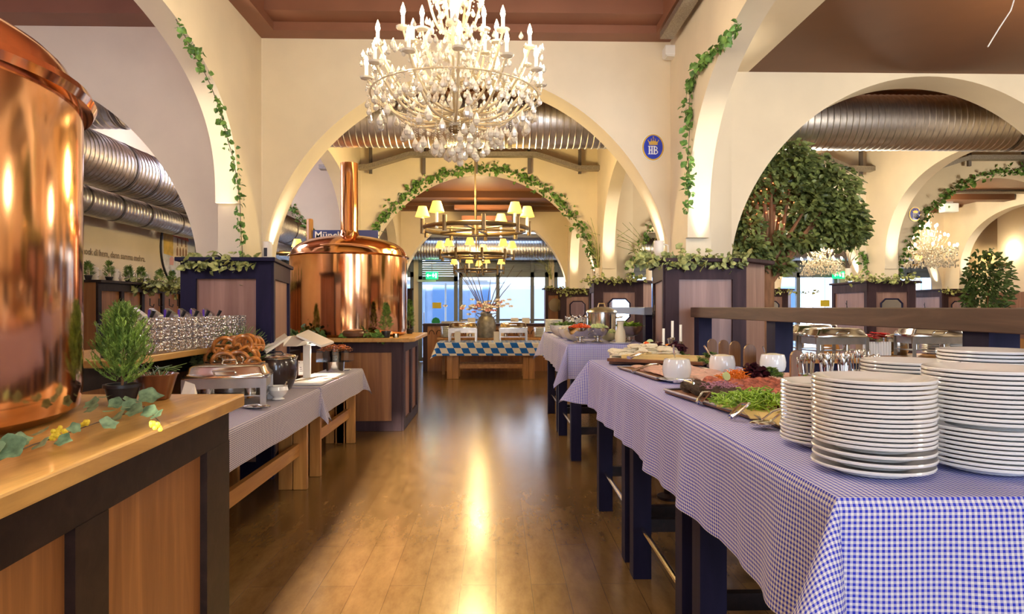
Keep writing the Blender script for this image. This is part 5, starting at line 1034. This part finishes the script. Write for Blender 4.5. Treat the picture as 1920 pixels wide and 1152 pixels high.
# far bar with carved hearts front
t=T('far_bar','low wooden bar with arched board carvings in front of the far window','bar',(-1.75,15.7,0)); t.location=(-1.7,15.55,0); MB().box(0,2.95,0,.5,1.06,1.11).build('worktop','plum_wood',t); MB().box(.03,2.92,.04,.46,.001,1.06).build('body','panel_wood',t)
q=MB()
for i in range(16): q.tube([(.2+i*.17+.06*math.cos(a),.035,.86+.10*math.sin(a)) for a in [PI*k/8 for k in range(9)]],.008,4)
q.build('carving','dark_wood',t); MB().box(0,.1,0,.06,.001,1.06).build('corner_post','plum_wood',t)
for px,l in((884,'striped cream mug box left of the milk can flowers'),(965,'striped cream mug box right of the flowers'),(986,'rightmost striped cream mug box on the far bar')): tag(MB().box(-.09,.09,-.06,.06,0,.13).build('mug_box','petal_white',loc=(at(px,0,15.8).x,15.8,1.112)),l,'box','small boxes on the far bar')
tag(MB().box(-.3,.3,-.1,.1,0,.05).build('tray','tray_steel',loc=(at(852,0,15.8).x,15.8,1.112)),'dark tray on the far bar behind the glass door','tray')
tag(MB().lathe([(.001,0),(.12,0),(.12,.01),(.001,.01)],n=8).build('door_sticker','sticker_green',loc=(at(817,0,18.2).x,18.24,EYE-.4)),'round green sticker low on the glass door','sticker'); bpy.data.objects['door_sticker'].rotation_euler=(R(90),0,0)
tag(MB().box(-.12,.12,0,.01,-.08,.08).build('door_notice','petal_yellow',loc=at(819,573,18.2)),'small yellow notice on the glass door','notice')
tag(MB().box(-.13,.13,0,.01,-.09,.09).build('door_notice','petal_yellow',loc=at(1547,569,18.34)),'small yellow notice on the right far glass door','notice')
def exitsign(label,p):
    t=T('exit_sign',label,'exit sign',p); MB().box(-.16,.16,-.03,.03,-.10,.10).build('lightbox','exit_green',t); q=MB().box(-.13,-.03,-.034,-.03,-.012,.012).add([(-.10,-.034,-.05),(-.14,-.034,0),(-.10,-.034,.05)],[(0,1,2)]).box(.02,.05,-.034,-.03,-.04,.04).lathe([(.001,0),(.015,0)],(.035,-.034,.06),8).box(.0,.07,-.034,-.03,-.005,.015).box(.09,.13,-.034,-.03,-.06,.06); q.build('pictogram','exit_white',t); MB().cyl((0,0,.1),(0,0,.5),.008).build('hanger','tray_steel',t)
exitsign('glowing green exit sign above the central glass door',at(810,517,17.95)); exitsign('glowing green exit sign below the right crystal chandelier',at(1572,516,17.95))
tag(MB().box(-.25,.25,-.05,.05,-.03,.03).build('door_closer','white_paint',loc=at(800,527,18.2)),'white door closer arm above the glass door','door closer')
# ---------------------------------------------------------------- right aisle buffet behind the rail
def sbt(label,x0,x1,y0,y1,z): 
    t=T('buffet_table',label,'table',(x0,y0,0),0,'buffet tables behind the rail'); W=x1-x0;D=y1-y0; MB().box(0,W,0,D,z-.05,z).build('tabletop','pine_rail',t)
    for x in(.05,W-.15):
        for y in(.05,D-.15): MB().box(x,x+.1,y,y+.1,.001,z-.05).build('leg','pine',t)
    MB().box(.1,W-.1,.06,.09,z-.2,z-.05).build('apron','navy_wood',t); return t
sbt('wooden buffet table carrying two chafing dishes and the poinsettia box',3.05,5.9,7.6,8.5,.90); sbt('short wooden buffet table behind the picket fence',2.38,2.80,7.3,8.2,.86)
zr=.902
chafer('chafing dish right of the second navy post, closed lid',(at(1562,0,7.85).x,7.85,zr),R(3),.66,.42,.26,group='chafing dishes behind the rail'); chafer('chafing dish second behind, left of the poinsettia',(at(1518,0,8.3).x,8.28,zr),0,.5,.3,.28,group='chafing dishes behind the rail'); chafer('chafing dish right of the poinsettia box below the rail',(at(1748,0,7.9).x,7.95,zr),R(-3),.66,.42,.26,group='chafing dishes behind the rail')
chafer('open chafing dish behind the four pickets',(2.60,7.72,.862),0,.40,.4,.24,group='chafing dishes behind the rail')
t=T('poinsettia_box','white picket planter box of red poinsettias behind the rail','planter',(at(1632,0,8.25).x,8.2,zr)); MB().box(-.17,.17,-.08,.08,0,.15).build('box','porcelain',t); q=MB()
for i in range(11): q.box(-.175+i*.033,-.175+i*.033+.024,-.092,-.08,0,.17)
q.build('picket_front','porcelain',t); rnd=random.Random(90); q=MB(); g=MB()
for i in range(14):
    c=Vector((rnd.uniform(-.18,.18),rnd.uniform(-.1,.06),.2+rnd.uniform(0,.07)))
    for k in range(7): a=k*.9; q.leaf(c,(math.cos(a),math.sin(a)*.8-.2,.25),(0,0,1),.075,.045)
    g.leaf(c-Vector((0,0,.03)),(rnd.uniform(-1,1),-.5,0),(0,0,1),.07,.05)
q.build('red_flowers','petal_red',t); g.build('leaves','leaf_green',t)
t=T('steel_tureen','steel lidded tureen between the poinsettia and the right chafing dish','tureen',(at(1680,0,8.3).x,8.3,zr)); MB().lathe([(.12,0),(.14,.05),(.14,.22),(.10,.25),(.001,.26)],n=28).build('body','steel',t); MB().tube([(-.03,0,.26),(0,0,.3),(.03,0,.26)],.006,6).build('handle','steel',t)
stack(at(1760,0,8.35).x,8.40,zr,17,.16,.0225,'in the left stack behind the right chafing dish','plates on the right buffet',seed=31); stack(at(1795,0,8.3).x+.07,8.38,zr,16,.15,.0225,'in the right stack behind the right chafing dish','plates on the right buffet',seed=32)
# wooden chairs and tables further right
def chair(label,x,y,rz):
    t=T('wooden_chair',label,'chair',(x,y,0),rz,'wooden chairs in the right aisle')
    MB().box(-.21,.21,-.2,.2,.43,.46).build('seat','pine',t)
    for sx in(-1,1):
        MB().box(sx*.19-.02,sx*.19+.02,-.19,-.15,.001,.43).build('leg','pine',t); MB().box(sx*.19-.02,sx*.19+.02,.16,.20,.001,.43).build('leg','pine',t)
    b=MB().box(-.20,.20,.17,.20,.46,.60); n=10; b.add([(-.2,.17,.6),(.2,.17,.6)]+[(.2*math.cos(PI*i/n),.17,.75+.28*math.sin(PI*i/n)) for i in range(n+1)],[tuple(range(n+3))]); b.add([(-.2,.20,.6),(.2,.20,.6)]+[(.2*math.cos(PI*i/n),.20,.75+.28*math.sin(PI*i/n)) for i in range(n+1)],[tuple(range(n+3))[::-1]]); b.build('backrest','pine',t); return t
c0=chair('wooden dining chair with rounded back left of the right tree trunk',2.9,10.0,0)
for x,y,r_,l in((3.6,10.1,.2,'wooden chair with rounded back just right of the tree trunk'),(4.4,10.2,-.2,'wooden chair behind the closed chafing dish'),(5.2,10.1,.1,'wooden chair behind the poinsettia box'),(7.9,9.6,.3,'wooden chair beyond the stacked plates'),(8.6,10.2,0,'wooden chair farther right in the opening below the rail'),(7.3,10.3,-.3,'wooden chair in the gap beside the far plate stacks')): dup(c0,(x,y,0),r_,l)
def dtable(label,x,y): 
    t=T('dining_table',label,'table',(x,y,0),0,'dining tables in the right aisle'); MB().box(-.7,.7,-.4,.4,.71,.75).build('tabletop','pine_rail',t)
    for sx in(-1,1):
        for sy in(-1,1): MB().box(sx*.6-.04,sx*.6+.04,sy*.32-.04,sy*.32+.04,.001,.71).build('leg','pine',t)
dtable('bare wooden dining table behind the left rail opening',3.9,11.0); dtable('bare wooden dining table seen right under the rail',8.2,11.15)
t=T('menu_stand','white menu card on the right dining table','menu stand',(at(1848,0,11.0).x,10.95,.752)); MB().box(-.06,.06,-.01,.01,0,.2).build('card','paper',t)
# tall ficus tree
tx,ty=at(1437,0,7.9).x,7.5; tx=at(1437,0,7.45).x; ty=7.45
t=T('ficus_tree','tall leafy artificial tree with many bare trunks behind the right arch','tree',(tx,ty,0)); rnd=random.Random(100); q=MB()
q.tube([(0,0,.001),(.02,0,.6),(-.02,0,1.2),(.0,0,1.7),(.01,0,1.95)],[.13,.105,.095,.085,.08],12); 
br_=[(-.28,.05,2.75),(-.18,.0,3.0),(-.05,.05,3.1),(.05,.0,3.05),(.14,.05,2.95),(.27,.0,2.85),(.42,-.05,2.6),(.62,.05,2.5),(-.34,.0,2.45),(.25,.2,2.7),(.75,0,2.75),(-.1,.2,2.9)]
for bx_,by_,bz_ in br_:
    s0=(rnd.uniform(-.04,.04),rnd.uniform(-.03,.03),1.75+rnd.random()*.2); mid=(bx_*.45+rnd.uniform(-.03,.03),by_*.5-.04,(bz_+s0[2])/2-.05); q.tube([s0,mid,(bx_,by_,bz_)],[.042,.028,.010],7)
q.build('trunk','bark',t); f=MB()
def cr(c,r,n,L=.085):
    for i in range(n):
        v=Vector((rnd.gauss(0,1),rnd.gauss(0,1),rnd.gauss(0,1))).normalized()*rnd.random()**.33; p=Vector(c)+Vector((v.x*r[0],v.y*r[1],v.z*r[2])); f.leaf(p,(v.x+rnd.uniform(-.7,.7),v.y+rnd.uniform(-.7,.7)-.2,rnd.uniform(-1,.3)),(rnd.uniform(-.5,.5),-1,rnd.uniform(.2,1)),L*rnd.uniform(.7,1.15),L*.55)
def pc(px,py): a=at(px,py,ty)-Vector((tx,ty,0)); return a
for px,py,rx,rz,n in((1478,300,.26,.25,420),(1520,325,.32,.28,520),(1560,350,.34,.27,520),(1580,400,.30,.26,480),(1545,415,.34,.20,480),(1500,375,.30,.25,330),(1410,365,.20,.30,260),(1400,430,.18,.28,380),(1405,475,.24,.17,420),(1590,440,.22,.16,260),(1460,450,.14,.16,110),(1500,455,.28,.10,260),(1452,498,.22,.12,220),(1390,500,.16,.10,200),(1605,420,.12,.20,160),(1440,340,.22,.22,200)):
    c=pc(px,py); c.y+=rnd.uniform(-.0,.15); cr(c,(rx,.30,rz),int(n*1.35))
tag(f.build('foliage','leaf_ficus',t),kind='stuff')
q=MB()
for i in range(45): c=pc(rnd.uniform(1395,1490),rnd.uniform(320,430)); q.ball(c+Vector((0,rnd.uniform(-.1,.1),0)),.007,5)
tag(q.build('fairy_lights','fairy_red',t),kind='stuff')
def shrub(label,x,y,h,r,n,seed): 
    t=T('potted_shrub',label,'plant',(x,y,0)); rnd=random.Random(seed); MB().lathe([(.15,.001),(.2,.4),(.18,.4),(.001,.38)],n=20).build('pot','black_plastic',t); MB().tube([(0,0,.38),(.02,0,1.0),(0,0,h*.8)],[.03,.025,.01],6).build('stem','bark',t); q=MB()
    for i in range(n):
        v=Vector((rnd.gauss(0,1),rnd.gauss(0,1),rnd.gauss(0,1))).normalized()*rnd.random()**.4; q.leaf((v.x*r,v.y*r,h*.72+v.z*h*.32),(v.x+rnd.uniform(-.6,.6),v.y-.3,rnd.uniform(-.8,.6)),(0,-1,.5),.10,.05)
    q.build('foliage','leaf_dark',t)
shrub('bushy dark green potted shrub at the right frame side below the wall lamp',at(1852,0,12.6).x,12.6,2.55,.42,1100,7); shrub('dark broad-leaved plant between the right pillar box and the tree trunk',at(1405,0,9.4).x,9.4,2.0,.26,220,8)
# grass vases on pillar boxes
for px,py,Y,l,s in((1125,440,10.9,'tall ornamental grass in a vase left on the mirrored box',1),(1222,445,10.9,'tall green grass plume at the aisle side of the arch',2),(1603,495,10.9,'dry twigs in a white vase left on the right mirrored box',3),(1035,480,16.9,'thin grass spray on the far box beside the window',4)):
    b=at(px,523 if Y<12 else 543,Y); t=T('grass_vase',l,'vase',(b.x,Y+.2,1.932 if Y<15 else 1.985)); MB().lathe([(.04,0),(.05,.01),(.05,.22),(.04,.22),(.001,.02)],n=14).build('vase','petal_white',t); rnd=random.Random(s); q=MB()
    for i in range(12): d=rnd.gauss(-.15,.2); h=rnd.uniform(.4,.9)*(1 if s!=3 else .55); q.tube([(0,0,.2),(d*.4,rnd.uniform(-.05,.05),.2+h*.6),(d*1.6,rnd.uniform(-.1,.1),.2+h)],[.006,.005,.003],4)
    q.build('grass','leaf_hop' if s!=3 else 'twig',t)
# ---------------------------------------------------------------- chandeliers
def bulbset(t,c,sh=False,s=1,cup='glass_arm'):
    c=Vector(c); MB().lathe([(.004,-.02),(.03*s,-.01),(.034*s,.0),(.012,.004)],c,12).build('candle_cup','crystal' if not sh else 'bronze',t)
    MB().cyl(c,c+Vector((0,0,.055*s)),.009*s).build('candle','candle_wax',t); MB().lathe([(.007*s,.055*s),(.0125*s,.072*s),(.009*s,.092*s),(.001,.115*s)],c,10).build('bulb','bulb',t)
def arm(t,a0,r,z0,z1,c,dip=.06): 
    pts_=[]
    for i in range(11):
        u=i/10; rr=r*u; z=z0+(z1-z0)*u*u-dip*math.sin(PI*u)*1.2+ (0.02*math.sin(2*PI*u)); pts_.append((c[0]+rr*math.cos(a0),c[1]+rr*math.sin(a0),z))
    ao=MB().tube(pts_,[.0085]*10+[.006],7).build('arm','glass_arm',t)
    g=MB().tube([Vector(p)+Vector((0,0,.010)) for p in pts_],.0025,4); return g,ao
def drop_mb(L=.045,W=.013): return MB().lathe([(.001,0),(W*.3,-L*.15),(W,-L*.6),(W*.75,-L*.85),(.001,-L)],n=6)
def big_chandelier(c):
    t=T('crystal_chandelier','huge glittering crystal chandelier with many lit candle bulbs near the camera','chandelier',c,0,'crystal chandeliers'); rnd=random.Random(200); o=(0,0,0)
    MB().lathe([(.002,-.03),(.03,-.01),(.04,.01),(.028,.03),(.012,.05),(.02,.09),(.045,.14),(.03,.2),(.014,.26),(.02,.36),(.05,.42),(.028,.5),(.014,.6),(.03,.7),(.05,.76),(.02,.85),(.012,1.0),(.012,1.20)],n=16).build('centre_column','crystal',t); MB().ball((0,0,-.02),.038,16,.8).build('finial','bronze',t)
    MB().tube([(0,0,1.2),(0,0,4.45-c[2])],.012,6).build('chain','gold_leaf',t)
    trim=MB()
    for n,r,z0,z1,a0 in((12,.52,.02,.26,.1),(10,.46,.08,.42,.35),(8,.25,.26,.50,.0),(6,.17,.52,.80,.2)):
        for i in range(n):
            a=a0+2*PI*i/n; g,ao=arm(t,a,r,z0,z1,o,.05 if r>.2 else .02); trim.add(g.v,g.f,True); bulbset(ao,(r*math.cos(a),r*math.sin(a),z1+.01),s=1.15)
    trim.build('gold_trim','gold_leaf',t)
    MB().tube([(.50*math.cos(a),.50*math.sin(a),.17+.0*a) for a in [2*PI*i/48 for i in range(48)]],.006,5,closed=True).build('ring','glass_arm',t)
    d0=drop_mb(.066,.020); k=0; me=None; bead=MB()
    def put(x,y,z,s=1):
        nonlocal me,k
        if k<100:
            if me is None: ob=d0.build('crystal_drop','crystal',t,sharp=20); me=ob
            else: ob=me.copy(); COL.objects.link(ob)
            ob.location=(x,y,z); ob.rotation_euler=(0,0,rnd.uniform(0,6)); ob.scale=(s,s,s)
            k+=1
        else:
            dd=drop_mb(.060*s,.018*s); bead.add([(vx+x,vy+y,vz+z) for vx,vy,vz in dd.v],dd.f)
    def string(x,y,zt,L,s=1):
        n=int(L/.014)
        for i in range(n): bead.ball((x,y,zt-i*.014),.0048,5,1,m=3)
        put(x,y,zt-L,s)
    for i in range(85):   # long bead strings below the centre
        a=rnd.uniform(0,6.3); r=.03+.43*rnd.random(); L=.03+.125*(1-(r-.03)/.60)*rnd.uniform(.4,1.15); z=.0+.14*(r/.5)**2; string(r*math.cos(a),r*math.sin(a),z,L,1.1)
    for i in range(54):
        a=2*PI*i/54; r=.50+rnd.uniform(-.06,.03); string(r*math.cos(a),r*math.sin(a),.16+rnd.uniform(-.02,.03),.02+rnd.random()*.05,.95)
    for i in range(620):
        a=rnd.uniform(0,6.3); u=rnd.random(); 
        if u<.45: r=rnd.uniform(.25,.56); z=.05+.30*(r/.56)**2+rnd.uniform(-.05,.10)
        elif u<.8: r=rnd.uniform(.06,.27); z=rnd.uniform(.15,.55)
        else: r=rnd.uniform(.04,.20); z=rnd.uniform(.5,1.05)
        put(r*math.cos(a),r*math.sin(a),z,rnd.uniform(.6,.95))
    for j in range(10):   # swags
        a=2*PI*j/10; b=a+2*PI/10
        for r,z1,zs in((.52,.26,.10),(.25,.50,.1),(.15,.85,.12)):
            for i in range(12): u=i/12; aa=a+(b-a)*u; bead.ball((r*math.cos(aa),r*math.sin(aa),z1-zs*math.sin(PI*u)),.006,5,1,m=3)
    tag(bead.build('bead_strings','crystal',t,sharp=20),kind='stuff')
    return t
cc=at(853,236,4.0); big_chandelier(tuple(cc))
for dx,dy,dz in((.3,-.2,.62),(-.3,-.2,.62),(0,.32,.62),(0,-.05,1.12)): light('chandelier_light','POINT',(cc.x+dx*1.5,cc.y+dy*1.5,cc.z+dz),15,WARM2,shadow_soft_size=.03)
def small_chandelier(label,c,r):
    t=T('crystal_chandelier',label,'chandelier',c,0,'crystal chandeliers'); rnd=random.Random(int(c[0]*10)); k=r/.5
    MB().lathe([(.01,0),(.05*k,.05*k),(.02*k,.15*k),(.05*k,.3*k),(.02*k,.5*k),(.04*k,.65*k),(.01,.8*k)],n=12).build('centre_column','crystal',t); MB().tube([(0,0,.8*k),(0,0,3.9-c[2])],.01,5).build('chain','gold_leaf',t)
    q=MB()
    for n,rr,z in((10,.48*k,.22*k),(8,.33*k,.42*k),(5,.16*k,.62*k)):
        for i in range(n):
            a=2*PI*i/n+rr; MB().tube([(0,0,z*.6),(rr*.6*math.cos(a),rr*.6*math.sin(a),z*.45),(rr*math.cos(a),rr*math.sin(a),z)],.008,5).build('arm','glass_arm',t); MB().ball((rr*math.cos(a),rr*math.sin(a),z+.05*k),.022*k,8,1.5).build('bulb','bulb',t)
    for i in range(650):
        a=rnd.uniform(0,6.3); rr=rnd.random()**.6*.5*k; z=rnd.uniform(-.12,.25)*k+ (0 if rr>.25*k else rnd.uniform(0,.5)*k); dd=drop_mb(.06*k,.017*k); q.add([(vx+rr*math.cos(a),vy+rr*math.sin(a),vz+z) for vx,vy,vz in dd.v],dd.f)
    tag(q.build('crystals','crystal',t,sharp=20),kind='stuff'); light('chandelier_light','POINT',(c[0],c[1]-.1,c[2]+1.0*k),60,WARM2,shadow_soft_size=.1)
small_chandelier('bright crystal chandelier hanging in the far right arch beside the HB sign',tuple(at(1741,487,13.8)),.53); small_chandelier('smaller crystal chandelier hanging before the right glass front',tuple(at(1540,505,15.25)),.46)
def ring_chandelier(label,c,r,lamps,top,h=.06,bulbW=25,rz=0):
    t=T('ring_chandelier',label,'chandelier',c,rz,'bronze ring chandeliers')
    MB().tube([(r*math.cos(a),r*math.sin(a),0) for a in [2*PI*i/48 for i in range(48)]],.030,8,closed=True).build('ring','bronze',t); MB().cyl((0,0,-.08),(0,0,.08),.05,n=14).build('hub','bronze',t); MB().cyl((0,0,.08),(0,0,top-c[2]),.012).build('rod','bronze',t)
    for i in range(6): a=2*PI*i/6+.3; MB().tube([(.04*math.cos(a),.04*math.sin(a),0),(r*math.cos(a),r*math.sin(a),0)],.014,6).build('spoke','bronze',t)
    for i in range(9): a=2*PI*i/9; MB().cyl((r*1.03*math.cos(a),r*1.03*math.sin(a),-.09),(r*1.03*math.cos(a),r*1.03*math.sin(a),.11),.03,n=10).build('sleeve','bronze',t)
    for a in lamps:
        a=R(a); x,y=r*math.cos(a),r*math.sin(a); ct=MB().cyl((x,y,-.05),(x,y,.16),.02,n=8).build('candle_tube','candle_wax',t); MB().lathe([(.10,.16),(.055,.30)],(x,y,0),20).build('lamp_shade','shade_glow',ct)
        MB().ball((x,y,.21),.025,8,1.4).build('bulb','bulb_soft',ct)
    light('ring_light','POINT',(c[0],c[1],c[2]+.45),bulbW,(1,.70,.30),shadow_soft_size=.15); return t
c=at(891,430,9.2); ring_chandelier('nearest bronze ring chandelier with small glowing yellow shades',tuple(c),.72,(186,228,318,352,60),4.42,bulbW=95); c=at(893,480,13.8); ring_chandelier('second bronze ring chandelier seen below the nearest one',tuple(c),.74,(182,225,262,318,358,80),3.92,bulbW=75)
c=at(897,508,17.05); ring_chandelier('third bronze ring chandelier standing in for a reflection in the far window',tuple(c),.62,(190,250,290,340,90),3.9,bulbW=25)  # modelled ring and lamp stand in for a reflection in the far glass
def wall_lamp(label,c,rz=0,group='bronze wall lamps'):
    t=T('wall_lamp',label,'wall lamp',c,rz,group); MB().cyl((-.35,0,0),(.35,0,0),.03,n=8).build('bar','bronze',t); MB().box(-.05,.05,0,.3,-.05,.05).build('bracket','bronze',t)
    for x in(-.3,.3): MB().cyl((x,0,-.06),(x,0,.12),.03,n=10).build('sleeve','bronze',t); MB().lathe([(.11,.12),(.06,.27)],(x,0,0),18).build('lamp_shade','shade_glow',t); MB().ball((x,0,.18),.03,8,1.4).build('bulb','bulb_soft',t)
    light('wall_lamp_light','POINT',(c[0],c[1]-.2,c[2]+.35),12,(1,.75,.4),shadow_soft_size=.1)
p=at(1878,497,15.9); wall_lamp('double bronze wall lamp with yellow shades above the potted shrub',tuple(p)); p=at(528,475,12.9); wall_lamp('bronze wall lamp with glowing shade left of the small kettle dome',tuple(p)); p=at(1212,488,16.0); wall_lamp('bronze lamp glimpsed between the right pillar and the mirrored box',tuple(p)); p=at(1699,498,15.8); wall_lamp('bronze lamp half hidden below the far right chandelier',tuple(p))
# point lamps added as fill for the bays, without fixtures; left aisle lilac
light('bay_fill','POINT',(-.3,8.6,2.9),45,(1,.78,.35),shadow_soft_size=.3)
for x,y,z,e_ in((-.25,-.8,3.2,60),(-.2,2.2,3.9,35),(4.4,.2,3.1,60),(4.4,4.2,3.2,85),(8.9,4.0,3.1,45),(4.4,9.6,3.0,110),(8.9,9.2,3.1,70),(-4.0,3.6,3.3,70),(-3.9,9.2,3.4,70),(4.4,13.8,3.0,60),(-4.8,14.0,3.2,30)): light('bay_fill','POINT',(x,y,z),e_,WARM2 if x>-3 else (.84,.78,1),shadow_soft_size=.35)
# uplights behind the ledges
def uplight(x,y,z,e_=22,tilt=(0,0),sz=42,name='uplight'):
    t=T('uplight','small uplight lamp hidden on the ledge at x %d'%0,'lamp',(x,y,z)) if False else None
    l=light(name,'SPOT',(x,y,z),e_,(1,.88,.70),(R(180)+tilt[0],tilt[1],0),spot_size=R(sz),spot_blend=.9,shadow_soft_size=.03)
uplight(-2.42,5.90,1.96,45); uplight(1.85,5.92,1.96,45); uplight(-2.2,6.78,1.96,25,(0,-.10)); uplight(1.64,6.78,1.96,25,(0,.10)); uplight(2.45,6.8,1.96,18,(0,-.1))
for x in(1.84,6.51,11.15): 
    for y in(10.72,15.52): uplight(x,y,1.97,38)
for x in(-2.2,1.64,2.45,6.28,7.1,10.9):
    for y in (11.58,16.38): uplight(x,y,1.97,20,(0,.1 if x in(1.64,6.28,10.9) else -.1))
for y in(8.95,10.05,7.2): uplight(XL+.14,y,1.88,110,(0,.05),30)
for x,y in((11.9,13.5),(11.9,15)): uplight(XR-.15,y,1.9,25,(0,0),40)
tag(MB().box(XR-.3,XR-.05,11.9,16,.001,1.85).build('wall_bench','panel_pink'),'pale panelled bench back along the right wall','bench')
# white garden umbrella and kiosk outside
t=T('garden_umbrella','big white umbrella outside behind the far window','umbrella',(-1.6,21.2,0)); MB().cyl((0,0,-.02),(0,0,2.9),.03).build('pole','white_paint',t); MB().lathe([(1.9,2.25),(1.9,2.3),(.05,3.0),(.001,3.02)],n=8).build('canopy','umbrella_white',t)
t=T('white_van','white delivery vehicle shape outside behind the far window','vehicle',(.9,24.6,0)); MB().prism([(-1.1,0),(1.1,0),(1.1,1.8),(-1.1,1.8)],.3,2.35).build('body','umbrella_white',t,bevel=.2); [MB().cyl((x,-.1,.3),(x,.2,.3),.3,n=20).build('wheel','iron_black',t) for x in(-.7,.7)]
struct('sun_blocker_outside',MB().box(.52,14,-9.3,-9,0,5.8),'plaster_white')  # unseen slab added behind the camera to keep sun off the right side
